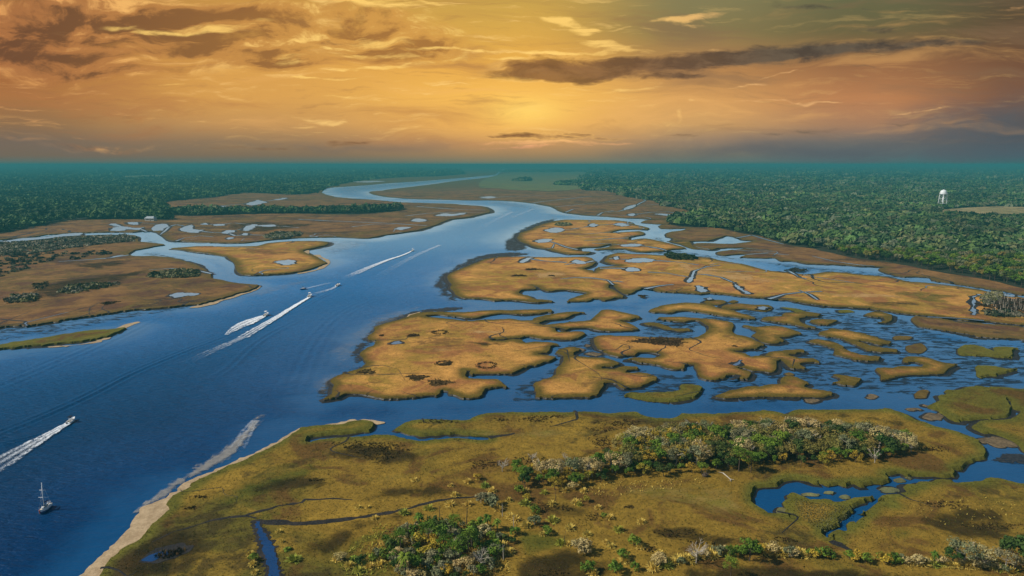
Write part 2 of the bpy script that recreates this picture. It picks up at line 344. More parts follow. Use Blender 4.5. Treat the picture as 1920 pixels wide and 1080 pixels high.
land('gold', "1341,742 1350,737 1372,731 1397,726 1425,724 1440,720 1465,719 1464,712 1472,705 1490,706 1505,712 1517,720 1514,726 1540,731 1560,735 1564,740 1550,746 1515,746 1440,745 1385,747 1355,747")
land('brown', "1470,700 1477,697 1486,699 1490,703 1478,704", 0.5)
# the long islands on the right
land('gold', "1537,624 1545,620 1560,616 1590,619 1627,627 1652,635 1672,640 1674,646 1652,647 1630,642 1618,641 1628,646 1652,651 1680,655 1682,659 1660,661 1630,657 1607,646 1580,636 1550,630")
land('gold', "1520,640 1535,637 1560,641 1580,650 1590,657 1615,665 1652,669 1652,674 1625,677 1595,672 1565,662 1568,655 1545,647")
land('gold', "1642,691 1655,689 1677,690 1690,686 1715,687 1730,686 1733,683 1722,680 1705,680 1695,677 1697,670 1715,668 1740,671 1765,679 1800,684 1790,692 1775,701 1740,704 1710,705 1685,707 1672,712 1655,711 1652,702")
land('olive', "1797,651 1810,646 1840,649 1860,657 1870,659 1868,654 1865,651 1875,650 1910,652 1911,665 1905,671 1865,669 1830,666 1802,662")
land('olive', "1832,685 1850,685 1870,688 1890,691 1910,691 1907,696 1875,704 1840,705 1833,695")
land('gold', "1565,702 1590,704 1615,710 1619,717 1605,724 1580,721 1562,717 1575,713 1577,709")
land('brown', "1674,631 1690,629 1710,631 1705,637 1680,637", 0.5); land('brown', "1697,650 1715,645 1730,644 1737,655 1727,662 1708,660", 0.5)
land('brown', "1712,737 1727,731 1740,732 1737,745 1717,746", 0.6)
land('olive', "1747,760 1767,750 1764,744 1762,740 1777,739 1778,734 1775,731 1795,730 1827,725 1865,725 1920,730 2030,736 2030,770 1925,770 1914,766 1902,759 1899,747 1895,750 1896,758 1903,764 1901,772 1890,781 1860,785 1820,787 1795,787 1777,777 1762,768")
land('olive', "1822,795 1840,787 1877,786 1902,783 1912,775 1916,771 1940,774 2100,790 2100,900 1960,858 1922,842 1915,835 1907,827 1885,817 1850,810 1830,802")
land('gold', "1222,582 1228,577 1237,574 1260,569 1292,567 1322,569 1340,573 1350,577 1372,581 1385,586 1405,591 1417,597 1405,599 1372,594 1335,589 1297,584 1275,584 1262,587 1230,586")
land('gold', "1320,566 1330,562 1355,563 1360,567 1350,572 1331,571", 0.8); land('gold', "1352,577 1358,572 1385,569 1415,571 1440,572 1447,577 1445,581 1435,584 1397,580 1371,580", 0.8)
land('gold', "1368,566 1376,563 1386,566 1378,569", 0.6)
land('gold', "1430,598 1440,594 1465,592 1467,587 1490,585 1522,585 1542,589 1540,594 1520,594 1502,599 1505,606 1532,614 1515,615 1490,610 1460,605 1440,602")
land('gold', "1520,601 1535,598 1565,599 1572,602 1560,609 1535,608"); land('olive', "1465,576 1480,577 1500,580 1517,586 1500,585 1480,580", 0.5)
land('gold', "1395,610 1405,610 1422,612 1440,611 1465,612 1490,619 1505,626 1485,631 1466,634 1472,640 1455,644 1435,642 1417,632 1409,628 1420,622 1408,616")
land('olive', "1575,582 1590,581 1600,585 1580,586", 0.5)
land('gold', "1622,590 1635,585 1655,585 1675,591 1680,600 1670,606 1652,606 1648,604 1660,600 1658,596 1640,594")
land('brown', "1710,597 1717,593 1750,596 1765,597 1790,601 1815,604 1840,606 1877,609 1920,613 2010,620 2010,652 1920,637 1865,634 1815,626 1765,619 1722,610")
for s in ("1735,783 1745,775 1765,775 1778,781 1770,789 1750,788", "1708,768 1720,765 1736,769 1728,772 1714,771", "1730,761 1740,758 1750,762 1740,765", "1842,828 1855,821 1880,822 1895,832 1885,835 1860,833", "1509,750 1520,746 1537,750 1530,755 1515,754",
          "1078,655 1086,652 1094,655 1088,658", "1092,648 1100,645 1106,648 1100,650", "1107,664 1117,661 1128,664 1118,668", "1622,743 1630,739 1643,743 1632,747"):
    land('spoil', s, 0.3, 'shell_bank', 3.0)
# the big marsh across the side channel
land('gold', "835,520 838,515 842,512 855,507 880,497 905,487 930,482 960,481 985,481 1010,482 1060,482 1100,481 1111,484 1114,488 1117,492 1112,498 1098,502 1090,503 1100,506 1110,507 1113,511 1118,506 1121,501 1140,499 1160,498 1150,496 1140,494 1132,490 1137,484 1140,478 1160,474 1185,476 1220,477 1250,479 1290,480 1330,483 1350,488 1380,493 1400,497 1425,504 1440,507 1465,509 1490,512 1515,514 1545,510 1580,511 1615,515 1652,518 1677,522 1702,527 1737,530 1790,536 1840,544 1885,551 1920,558 2010,574 2010,616 1920,609 1875,605 1840,602 1815,601.5 1785,598 1760,594 1710,590 1680,586 1647,581 1635,578 1600,577 1560,575 1520,570 1480,564 1440,560 1385,555 1335,550 1322,552 1295,550 1260,549 1235,547 1230,546 1210,541 1197,545 1190,550 1175,552 1160,546 1150,533 1145,533 1142,540 1155,545 1170,555 1170,557 1135,564 1117,561 1100,565 1065,566 1066,561 1085,555 1098,550 1080,546 1060,544 1025,546 1010,540 997,534 1004,541 980,544 975,550 995,555 1002,560 1020,562 1035,565 1010,567 985,565 960,563 930,564 905,561 880,560 860,557 850,550 845,540 847,535 838,527", 1.3)
# marsh between the two creeks north of it
land('gold', "967,445 975,437 995,430 1010,422 1035,416 1060,412 1100,412 1155,413 1180,416 1190,421 1205,424 1219,428 1215,431 1190,430 1165,431 1145,436 1165,435 1200,433 1209,436 1205,440 1180,445 1178,449 1187,450 1207,447 1230,450 1250,455 1285,464 1289,466 1260,468 1247,471 1220,472 1197,472 1172,467 1152,467 1128,468 1120,469 1115,467 1135,464 1150,460 1147,457 1122,463 1095,464 1082,466 1080,469 1090,471 1107,472 1100,476 1067,477 1042,472 1025,467 1005,464 992,459 975,452")
land('gold', "1290,452 1300,460 1308,465 1318,468 1300,467 1285,461 1265,455 1256,452 1270,453", 0.5)
land('brown', "1202,417 1210,413 1230,411.5 1255,411.5 1262,414 1258,420 1235,420 1215,419")
# the right mainland, out to the horizon
land('brown', "903,334 855,339 805,346 755,352 717,357 697,359 695,361 705,365 730,369 767,372 830,374 880,375 917,375 960,377 1010,382 1035,387 1050,395 1072,400 1110,404 1140,406 1172,409 1197,409 1225,410.5 1262,410.5 1275,416 1264,421 1245,421 1237,423 1240,428 1262,429 1287,428 1280,431 1255,435 1251,439 1252,444 1262,447 1260,450 1290,452 1330,451 1350,445 1365,442 1385,446 1397,450 1415,451 1385,456 1360,457 1335,456 1308,456 1301,460 1310,466 1335,468 1350,465 1385,464 1405,465 1387,467 1360,470 1342,475 1360,479 1385,476 1402,477 1390,482 1435,484 1455,484 1465,489 1490,490 1515,494 1550,496 1565,496 1590,497 1615,499 1652,500 1663,501 1650,504 1657,509 1677,515 1697,519 1722,519 1745,521 1748,525 1790,531 1840,539 1885,546 1920,553 2010,569 2150,420 2150,312.5 960,312 940,322 932,329", 1.3, 'marsh_bank')
# left side
land('brown', "-90,462 0,456 60,452 110,446 150,442 200,440 250,441 260,446 262,452 285,455 310,458 290,462 250,470 240,477 255,480 290,480 330,484 350,490 380,502 395,513 400,521 430,528 442,530 475,533 486,534 480,540 470,544 440,551 425,557 375,570 325,575 275,580 250,581 212,587 160,594 112,601 50,611 0,614 -90,624", 1.3, 'marsh_bank')
land('gold', "325,466 335,464 375,461 425,462 480,461 505,455 555,452 600,452 617,455 610,460 580,466 565,470 575,476 590,480 602,487 610,492 602,496 580,504 555,510 520,514 480,516 450,515 440,507 435,490 420,481 390,475 350,471")
land('olive', "0,646 25,641 75,634 112,627 162,620 212,616 234,614 217,622 200,629 175,636 137,642 87,646 50,649 0,654 -70,660 -70,652")
land('brown', "-90,457 0,449 25,447.5 60,444 85,440 150,436.5 210,435 250,435 262,433 275,432 285,434 295,437 305,443 310,448 330,452 400,455 450,455.5 480,453 530,447 580,445 640,444 660,445 690,446 720,441 755,436 780,432 805,425 820,420 842,412 880,407 905,401 917,398 915,392 905,387 880,385 842,382 780,380 750,379 720,376 695,374 660,372 630,369 610,364 602,360 605,356 615,352 655,349 695,346 730,343 780,340 830,336 880,332 900,330 928,327 935,321 945,312 -250,312.5 -250,470", 1.3, 'marsh_bank')

# ponds and creeks that lie inside a marsh: (outline)
PONDS = [S(s) for s in (
 "1020,432 1030,429 1045,427 1055,430 1050,435 1035,436", "1000,452 1020,448 1038,449 1030,453 1012,455", "1103,422 1112,419 1122,422 1112,425", "1150,420 1165,418 1180,422 1165,424", "1165,459 1185,457 1205,459 1190,462 1170,462",
 "1072,491 1080,487 1095,490 1098,494 1085,495", "977,491 985,484 1000,483 990,488 982,492", "1170,488 1200,484 1230,487 1225,491 1195,492 1172,491", "1175,508 1180,502 1195,503 1200,507 1188,509", "1150,483 1160,480 1162,484 1155,487",
 "1290,526 1295,519 1300,520 1296,527 1293,530", "1307,543 1308,536 1318,540 1326,546 1315,548", "1373,529 1382,533 1395,543 1408,550 1400,551 1390,545 1380,537",
 "735,644 742,640 750,641 752,644 742,646", "318,553 330,549 370,550 366,554 345,555 338,557 326,558", "515,491 530,488 545,487 556,489 550,495 535,497 522,494",
 "815,404 830,400 850,401 872,399 870,402 845,405 825,405", "772,414 780,410 795,411 800,414 785,416", "740,429 750,426 768,426 760,430 750,431",
 "205,421 215,419 230,424 250,427 265,427 270,426 262,431 240,430 225,433 208,432 212,427 222,425", "240,417 255,417 258,421 248,421", "285,430 295,421 315,420 318,424 310,427 302,432 290,432",
 "337,430 348,425 357,421 362,422 360,428 372,431 382,431 370,436 352,435", "375,421 385,418 390,421", "400,421 412,420 423,421 420,423 402,423", "418,437 425,432 440,432 438,435 428,438", "455,430 470,421 482,422 472,429 462,433", "452,440 458,437 464,438 462,441", "424,447 432,445 438,447 430,449", "480,423 515,421 517,424 500,425",
 "330,389 350,387 370,387 365,389 340,391", "395,387 410,386 425,387 410,389", "463,382 475,378 482,375 490,376 500,379 485,383 470,385", "517,374 530,371 537,372 525,375", "682,388 690,386 705,388 695,391",
 "1167,394 1180,386 1192,384 1190,388 1180,391 1172,394", "1179,402 1186,400 1191,403 1184,405", "1225,401 1245,401 1268,403 1268,406 1250,404",
 "1821,562 1823,556 1836,551 1838,553 1828,558 1827,570 1829,588 1825,590 1823,578", "1872,549 1885,551 1900,554 1895,556 1880,553",
 "480,978 486,978 492,995 505,1015 515,1035 520,1055 522,1085 505,1085 503,1060 497,1040 487,1010 481,990",
 "1325,560 1330,558 1336,560 1330,562", "1420,578 1430,575 1440,577 1430,580",
 "0,453 40,447 85,444 125,438 155,437 150,441 120,443 90,447 50,451 10,456 -40,460",
 "912,343 925,342 935,344 920,345", "940,352 955,348 958,352 948,353", "900,370 920,368 930,370 915,372", "580,326 620,324 615,326", "660,341 700,339 720,340 690,342")]
# tidal ditches: (path, width at each end in metres, wet)
DITCHES = [(S(a), w0, w1) for a, w0, w1 in (
 ("1145,435 1120,437 1090,439 1060,438", 5, 2), ("1178,446 1150,447 1122,450 1095,451", 5, 2), ("1082,468 1062,463 1040,455 1022,451", 5, 3), ("1190,459 1215,462 1238,466 1250,470", 4, 4), ("1042,432 1070,430 1112,423 1150,420 1186,419", 4, 5), ("1165,459 1140,457 1110,456", 4, 2),
 ("1113,489 1098,492 1080,493 1060,496", 5, 2), ("1200,488 1170,486 1142,485", 4, 5), ("1188,505 1165,503 1125,503", 3, 5), ("990,485 1020,489 1062,492", 3, 3), ("1150,534 1140,525 1110,521 1080,520 1050,523", 5, 2), ("1297,519 1302,508 1325,500 1350,497", 3, 1.5), ("1375,529 1352,520 1325,515 1300,513", 3, 1.5), ("1200,488 1240,489 1280,492 1310,497", 4, 1.5), ("1208,541 1235,536 1262,533", 4, 2), ("1440,560 1470,552 1500,548 1540,546", 3, 1.5),
 ("1380,446 1410,441 1440,450 1470,458", 5, 2), ("1400,477 1440,474 1480,478", 4, 2), ("1190,402 1220,398 1250,397 1290,402", 5, 3), ("1120,404 1130,398 1150,395", 5, 4), ("1040,388 1080,384 1130,380 1160,374", 6, 3), ("1000,380 1050,374 1110,368", 6, 4), ("1190,386 1210,376 1200,370", 5, 3), ("760,405 800,400 850,398 905,399", 6, 5), ("660,425 700,420 740,420", 5, 3), ("240,478 200,484 150,488 110,490", 5, 2), ("395,513 360,505 320,503 280,506", 4, 2),
 
 ("300,440 310,432 318,424 330,421 350,424 356,430 372,433 400,436 425,436 440,432 458,428 475,424", 6, 3), ("275,434 262,429 245,428 225,426 208,423", 6, 3), ("318,424 300,421 280,419 262,417", 4, 2), ("425,436 440,442 462,440 500,441 540,446", 6, 3), ("380,420 405,421 440,418 470,421 510,420", 6, 3), ("330,452 345,446 375,442 400,444", 4, 2), ("480,424 530,424 560,427", 5, 3),
 ("1190,387 1178,392 1160,396 1140,398", 6, 3), ("1192,386 1215,384 1240,383", 4, 2), ("1060,398 1075,392 1100,391", 5, 2), ("640,392 700,388 720,390", 8, 5), ("330,389 400,387 470,381", 7, 5), ("470,381 500,377 537,372", 7, 4), ("900,372 960,368 1020,367", 8, 6), ("935,352 990,350 1050,352", 9, 8),
 
 ("482,977 520,980 560,981 610,980 660,972 720,962 780,949 820,939 870,933 930,927", 1.25, 0.45), ("480,972 460,966 520,950 568,941", .6, .9), ("568,941 572,936 620,935 660,937", .5, 0.25),
 ("465,968 430,970 400,975 360,987 320,1000 285,1017", .8, 0.3), ("917,820 940,816 965,812", 1.6, 0.5), ("1500,544 1520,552 1535,562", 2, 3), ("1480,509 1500,520 1512,523", 3, 1.5),
 ("1155,526 1170,529 1130,526", 2, 1), ("1523,480 1560,489 1600,495 1640,499", 2, 4), ("1600,377 1620,380", 2, 2), ("560,411 640,415 720,418 800,423", 7, 5), ("780,387 850,392 910,394", 9, 5),
 ("230,478 210,482 195,485", 6, 2), ("1370,712 1385,703", 1, 1), ("1377,685 1388,680 1391,675", 3, 1.5), ("1215,510 1250,512 1290,519", 3, 1.5), ("1845,601 1800,597 1740,594", 2.5, 2.5),
 ("1560,1013 1590,1030 1620,1045", 1.0, 0.4), ("1425,654 1432,655", 2, 1), ("700,520 700,521", 1, 1))][:-1]
# darker rush stands and bare hollows on the marsh: centre, half width, half depth (photo)
RUSH = [(782, 708, 20, 5.5), (825, 717.5, 24, 6), (775, 629, 12, 3), (686, 697, 17, 4.5), (715, 629, 4, 1.6), (1240, 640, 48, 7.5), (716, 850, 44, 14), (690, 836, 60, 8), (915, 871, 38, 8), (820, 790, 32, 3.5), (1003, 786, 30, 6), (1040, 781, 20, 3), (1160, 794, 40, 6), (1128, 806, 25, 5),
        (1022, 950, 30, 10), (1063, 954, 12, 5), (1112, 970, 20, 8), (1180, 951, 10, 3), (1270, 1000, 45, 9), (1320, 1018, 30, 6), (1205, 555, 9, 1.8), (1000, 505, 16, 1.5), (973, 517, 15, 1.6), (1035, 517, 6, 1.2), (205, 568, 13, 3), (1220, 1030, 12, 6), (1170, 1034, 14, 6),
        (940, 788, 16, 3), (835, 682, 11, 4), (1377, 649, 5, 1.2), (1775, 947, 40, 8), (1860, 987, 45, 8), (1130, 830, 22, 14), (995, 862, 30, 6), (590, 900, 16, 3), (372, 932, 18, 4), (360, 953, 10, 4), (1830, 988, 20, 5), (1845, 573, 10, 5), (1895, 570, 30, 8), (1040, 1078, 36, 9), (1468, 1012, 22, 5), (1750, 842, 30, 5)]
RINGS = [(825, 623, 12, 3.4), (912, 685, 16, 5.5), (832, 681, 13, 4)]
HOLLOW = (310, 1040, 46, 15)

MUDFLATS = [(m, S(s), z) for m, s, z in (
 ('mudflat', "806,528 812,520 830,510 855,495 880,483 905,477 960,472 1000,476 960,484 905,492 860,512 850,530 856,545 870,560 885,566 855,567 830,563 812,548", .10),
 ('mudflat', "592,748 588,738 606,720 625,705 648,696 662,684 650,672 655,655 675,640 682,620 700,605 740,592 775,582 850,574 880,578 800,592 730,612 705,640 690,665 690,690 640,720 630,748", .12),
 ('mudstreak', "-80,625 0,611 110,599 215,584 330,572 440,552 380,577 250,600 150,622 0,645 -80,652", .10),
 ('mudflat', "942,470 938,455 955,440 975,428 1010,415 1050,408 1040,420 1000,435 985,450 1000,465 960,474", .14),
 ('mudstreak', "1230,590 1330,585 1440,572 1560,580 1700,592 1760,618 1850,640 1960,650 1960,735 1780,735 1740,755 1660,745 1580,748 1450,765 1300,760 1320,700 1420,660 1440,640 1380,610 1250,625 1200,605", .10),
 ('mudstreak', "940,762 930,735 960,715 1010,690 1040,650 1100,620 1180,625 1215,600 1310,600 1320,640 1150,650 1180,680 1330,705 1300,750 1240,760 1120,750 1020,760", .11),
 ('mudflat', "1850,862 1870,848 1930,850 1960,870 1900,873", .12),
 ('mudstreak', "1100,475 1240,440 1300,470 1420,485 1560,500 1740,518 1740,530 1560,518 1380,490 1240,480", .12),
 ('mudstreak', "255,430 320,455 300,468 360,480 430,500 520,530 440,530 380,505 240,478 250,460", .12),
 ('paleshoal', "560,452 700,450 705,458 640,478 590,482 575,470", .10), ('paleshoal', "610,520 560,540 480,560 400,575 280,605 250,600 400,565 500,535", .10),
 ('paleshoal', "900,380 960,378 1040,395 1070,404 1010,424 960,440 985,420 1020,398 960,390", .10), ('paleshoal', "585,752 560,720 620,690 600,660 650,620 700,590 820,565 760,600 690,650 660,700 620,750", .08),
 ('paleshoal', "610,352 720,344 860,334 920,330 840,340 740,352 690,360 720,370 850,376 960,380 800,378 660,371 612,362", .10))]
SANDS = [(m, S(s), z) for m, s, z in (
 ('sand', "100,1140 152,1080 175,1055 200,1032 230,1002 250,980 259,962 262,953 290,942 320,925 350,904 368,893 385,889 420,873 455,858 485,845 520,827 552,807 563,800 572,801 556,815 522,836 482,856 450,871 410,888 384,900 362,912 364,918 326,934 318,944 322,958 306,974 270,1010 232,1034 206,1060 165,1120", .35),
 ('wetsand', "262,964 257,956 275,937 312,911 350,888 375,871 400,856 425,839 446,818 458,806 472,788 488,777 492,782 480,799 468,814 454,835 440,851 420,863 385,881 352,899 322,919 292,940 268,957", .22),
 ('sand', "352,578 400,566 438,553 460,546 485,536 478,545 440,557 400,570", .3), ('sand', "556,512 582,507 604,498 613,492 604,485 590,479 596,478 614,488 618,493 606,502 580,510 556,514", .3),
 ('sand', "210,622 232,612 250,604 262,604 240,614 222,625 190,640 120,650 90,650 140,646 195,634", .3), ('sand', "757,600 770,590 790,584 775,596", .3),
 ('sand', "600,799 640,792 664,786 700,788 720,793 700,796 680,792 650,797", .25), ('sand', "560,471 572,468 576,476 564,473", .25), ('sand', "755,387 765,383 780,385 770,389", 1.0))]
FOREST_R = S("1092,356 1120,357 1147,360 1175,369 1222,376 1242,386 1265,389 1297,396 1340,400 1300,404 1262,410 1255,415 1258,421 1292,426 1335,426 1360,430 1390,437 1422,442 1440,446 1477,459 1527,467 1580,479 1610,485 1665,492 1715,501 1760,510 1815,518 1865,528 1920,541 2010,562 2140,500 2140,311 1110,311 1110,322 1095,335")
FOREST_L = S("-120,452 0,438 40,430 90,420 130,413 200,411 240,411 300,412 318,412 321,402 308,390 304,380 350,374 400,370 450,362 480,362 540,365 585,363 605,355 630,347 665,340 700,336 760,332 830,330 870,326 860,320 700,316 400,312 -250,312")
GLADE_L = S("183,334 230,330 290,328 350,330 378,332 330,334.5 250,336")
GLADE_R = S("1752,395 1800,390 1860,387 1920,388 2030,389 2030,411 1920,410 1860,408 1800,405 1765,402")
TREELINE = S("318,401 345,396 480,395 600,396 700,392 748,389 752,394 720,398 660,402 560,400.5 480,401 400,404 350,405")

SWARD = [(m, S(p)) for m, p in (
 ('wet_marsh', "540,1010 610,985 720,955 790,958 760,985 700,1000 660,1035 600,1060 540,1050"), ('wet_marsh', "640,935 720,905 800,902 880,915 900,935 800,938 720,950 660,955"), ('wet_marsh', "580,850 660,828 760,832 810,850 780,875 700,880 620,868"), ('wet_marsh', "930,880 1010,880 1090,878 1130,862 1150,835 1130,825 1060,850 960,862"),
 ('wet_marsh', "980,935 1060,930 1120,950 1130,985 1060,985 1000,975"), ('wet_marsh', "950,1055 1040,1020 1120,1035 1190,1055 1150,1100 960,1100"), ('wet_marsh', "1200,985 1280,975 1360,995 1420,1020 1380,1035 1290,1030 1210,1015"), ('wet_marsh', "1440,1000 1490,1000 1510,1020 1460,1030"), ('wet_marsh', "1690,965 1800,935 1900,960 1930,1030 1820,1020 1720,1000"),
 ('wet_marsh', "200,1060 260,1010 330,985 400,1000 420,1040 340,1085 230,1100"), ('wet_marsh', "480,900 560,880 640,890 620,920 520,935 440,930"), ('wet_marsh', "1480,772 1600,770 1700,785 1760,800 1740,810 1600,790"), ('wet_marsh', "1250,1055 1500,1050 1700,1065 1900,1080 1900,1110 1300,1110"),
 ('green_marsh', "380,930 470,895 540,870 600,860 620,885 540,925 450,960 380,970"), ('green_marsh', "640,1005 720,985 780,985 700,1030 660,1050 630,1040"), ('green_marsh', "940,990 1000,985 1080,1005 1060,1040 980,1050"), ('green_marsh', "1140,1030 1240,1020 1280,1050 1200,1070"), ('green_marsh', "1640,985 1740,975 1780,1010 1660,1030"), ('green_marsh', "1780,760 1860,745 1890,765 1820,780"),
 ('dry_marsh', "600,900 700,885 820,882 900,868 880,890 780,900 660,918"), ('dry_marsh', "1150,905 1280,900 1400,905 1410,960 1440,985 1340,975 1230,950 1140,930"), ('dry_marsh', "820,802 1000,795 1140,800 1130,820 960,835 840,825"), ('dry_marsh', "1430,895 1560,880 1700,868 1800,850 1840,850 1790,872 1650,885 1500,895"), ('dry_marsh', "360,1000 440,980 470,1000 460,1060 400,1080"), ('dry_marsh', "1560,1000 1680,985 1700,965 1630,970 1580,985"),
 ('peach_marsh', "840,618 930,612 980,622 960,634 880,632"), ('peach_marsh', "780,650 860,645 880,660 800,668"), ('peach_marsh', "1280,655 1330,652 1350,664 1300,668"), ('peach_marsh', "960,510 1040,505 1100,512 1060,525 980,525"), ('peach_marsh', "1240,490 1330,495 1440,515 1500,530 1420,535 1300,520 1240,505"), ('peach_marsh', "1010,460 1060,455 1090,460 1040,466"), ('peach_marsh', "1500,545 1640,545 1780,560 1700,566 1560,560"), ('peach_marsh', "960,608 1010,612 1000,625 970,628"),
 ('green_marsh', "705,635 740,632 770,640 740,655 710,655"), ('green_marsh', "620,735 690,715 740,725 700,738 640,742"), ('green_marsh', "1630,540 1760,545 1840,560 1780,572 1680,562"), ('wet_marsh', "1600,565 1700,560 1760,575 1700,582 1620,575"), ('wet_marsh', "860,640 940,635 980,645 930,655 870,652"), ('wet_marsh', "20,540 140,520 260,505 330,500 240,530 120,560 30,570"), ('wet_marsh', "400,425 480,412 560,418 640,416 560,430 460,440"), ('wet_marsh', "100,500 180,488 280,486 260,496 160,512"),
 ('dry_marsh', "20,600 120,585 260,565 340,560 300,572 160,590 40,608"), ('dry_marsh', "600,440 700,430 780,415 860,403 800,420 700,440"), ('dry_marsh', "450,500 520,500 580,495 540,508 460,512"))]

# ------------------------------------------------------------------ land
def spline(pts, step=2.6):
    p = np.asarray(pts, float); n = len(p); out = []
    for i in range(n):
        a, b, c, d = p[i - 1], p[i], p[(i + 1) % n], p[(i + 2) % n]
        L = math.hypot(*(c - b)); k = int(max(1, min(L / step, 90)))
        lim = lambda v: v * min(1.0, 0.9 * L / max(1e-6, math.hypot(*v)))
        m1, m2 = lim((c - a) * 0.42), lim((d - b) * 0.42)
        if L > 260: m1 = m2 = c - b
        for j in range(k):
            t = j / k; t2, t3 = t * t, t * t * t
            out.append((2 * t3 - 3 * t2 + 1) * b + (t3 - 2 * t2 + t) * m1 + (-2 * t3 + 3 * t2) * c + (t3 - t2) * m2)
    return np.array(out)
def wobble(n, rng, octs=((3, 1.0), (9, 0.7), (23, 0.5))):
    """smooth closed random sequence about 0"""
    t = np.arange(n); r = np.zeros(n)
    for w, a in octs:
        k = int(max(3, n // w)); v = rng.normal(size=k); x = t * k / n; i = x.astype(int); f = x - i; f = f * f * (3 - 2 * f)
        r += a * (v[i % k] * (1 - f) + v[(i + 1) % k] * f)
    return r
def normals(w):
    t = np.roll(w, -1, 0) - np.roll(w, 1, 0); t /= np.maximum(1e-9, np.linalg.norm(t, axis=1))[:, None]
    a = w; area = 0.5 * np.sum(a[:, 0] * np.roll(a[:, 1], -1) - np.roll(a[:, 0], -1) * a[:, 1])
    nn = np.stack([t[:, 1], -t[:, 0]], 1)
    return nn if area > 0 else -nn
SHORE = []
LAND_W = []
def seg_dist_kd(w, X, d):
    # distance from a closed outline, through samples along it
    nxt = np.roll(w, -1, 0); kd_ = []
    for a, b, q in zip(w, nxt, d):
        L = np.hypot(*(b - a))
        for t_ in np.linspace(0, 1, int(np.clip(L / 1.2, 1, 30)), endpoint=False): kd_.append(a + (b - a) * t_)
    k_ = kdtree.KDTree(len(kd_))
    for i, q in enumerate(kd_): k_.insert((q[0], q[1], 0), i)
    k_.balance()
    return np.array([k_.find((q[0], q[1], 0))[2] for q in X])
def build_land(name, mat, pts, h, rough):
    rng = np.random.default_rng(len(pts) * 17 + int(pts[0][0]))
    px = spline(pts); n = len(px)
    w = GN(px, h); nr = normals(w)
    d = np.linalg.norm(w, axis=1)
    vis = (d < 6000)
    amp = np.clip(0.0010 * d, 0.22, 1.6) * rough * vis
    w = w + nr * (wobble(n, rng, ((2.2, .6), (5, .8), (12, .8), (30, .6))) * amp)[:, None]
    nr = normals(w)
    # the drawn line follows the foot of a bank that faces the camera, so the sward stops a little behind it
    w = w - nr * (np.clip(-nr[:, 1], 0, 1) * np.minimum(0.6 * h * d / 100, 3.6) * (d < 1500))[:, None]
    nr = normals(w)
    z = np.full(n, h)
    mw = (0.15 + 0.0042 * np.minimum(d, 1500)) * np.clip(0.9 + 0.85 * wobble(n, rng, ((6, .7), (18, 1.0), (45, .8))), 0.08, 3.0)
    # points inside, closer together near the camera, so that the sward can rise and change towards its edges
    lo, hi = w.min(0), w.max(0); P = []; y = max(lo[1], 140.0)
    while y < min(hi[1], 2600):
        s = max(2.6, y * 0.0125); x0, x1 = max(lo[0], -0.9 * y - 60), min(hi[0], 0.9 * y + 60)
        if x1 > x0: xs = np.arange(x0, x1, s) + rng.uniform(0, s); P.append(np.c_[xs + rng.normal(0, s * .18, len(xs)), y + rng.normal(0, s * .18, len(xs))])
        y += s
    P = np.concatenate(P) if P else np.zeros((0, 2)); P = P[inside(w, P[:, 0], P[:, 1])] if len(P) else P
    near_o = w[d < 3500]
    if len(P):
        dist = seg_dist_kd(w, P, d); P = P[dist > np.maximum(1.2, np.linalg.norm(P, axis=1) * .005)]
    cv, ce, cf, ov, oe, of = delaunay_2d_cdt([Vector(q) for q in np.concatenate([w, P])], [], [list(range(n))], 1, 1e-4)
    top = np.array([tuple(q) for q in cv]); src = [o_[0] if o_ else -1 for o_ in ov]
    dist = seg_dist_kd(w, top, d)
    inland = np.clip(dist / (2.5 + 0.018 * np.minimum(np.linalg.norm(top, axis=1), 1200)), 0, 1)
    inland[[i for i, q in enumerate(src) if 0 <= q < n]] = 0.0
    tz = h + 0.0 * inland
    nt = len(top)
    rings = [np.c_[w, z], np.c_[w + nr * 0.35, z - h * 0.35], np.c_[w + nr * 0.7, z * 0.25], np.c_[w + nr * (0.7 + mw)[:, None], z * 0 - 0.22]]
    V = np.concatenate([np.c_[top, tz]] + rings)
    FF = [tuple(f) if (top[f[1]][0] - top[f[0]][0]) * (top[f[2]][1] - top[f[0]][1]) - (top[f[1]][1] - top[f[0]][1]) * (top[f[2]][0] - top[f[0]][0]) > 0 else tuple(f)[::-1] for f in cf]
    mi = [0] * len(FF)
    for r in range(3):
        for i in range(n):
            j = (i + 1) % n
            FF.append((nt + r * n + i, nt + (r + 1) * n + i, nt + (r + 1) * n + j, nt + r * n + j)); mi.append(0 if r == 0 or (r == 1 and mat in ('olive', 'reed')) else 1)
    o = obj(name, np_mesh(name, V, FF, [M[mat], M['mud']], {'inland': ('POINT', 'FLOAT', np.r_[inland, np.zeros(4 * n)])}, mi=mi)); tag(o, kind='structure')
    LAND_W.append((mat, w, h))
    # shoreline samples for the depth of the water
    for i in range(n):
        a, b = w[i], w[(i + 1) % n]; L = np.hypot(*(b - a))
        if d[i] < 9000:
            for t in np.linspace(0, 1, int(min(60, max(1, L / 4))), endpoint=False): SHORE.append(a + (b - a) * t)
for nm, mat, pts, h, rough in LAND: build_land(nm, mat, pts, h, rough)

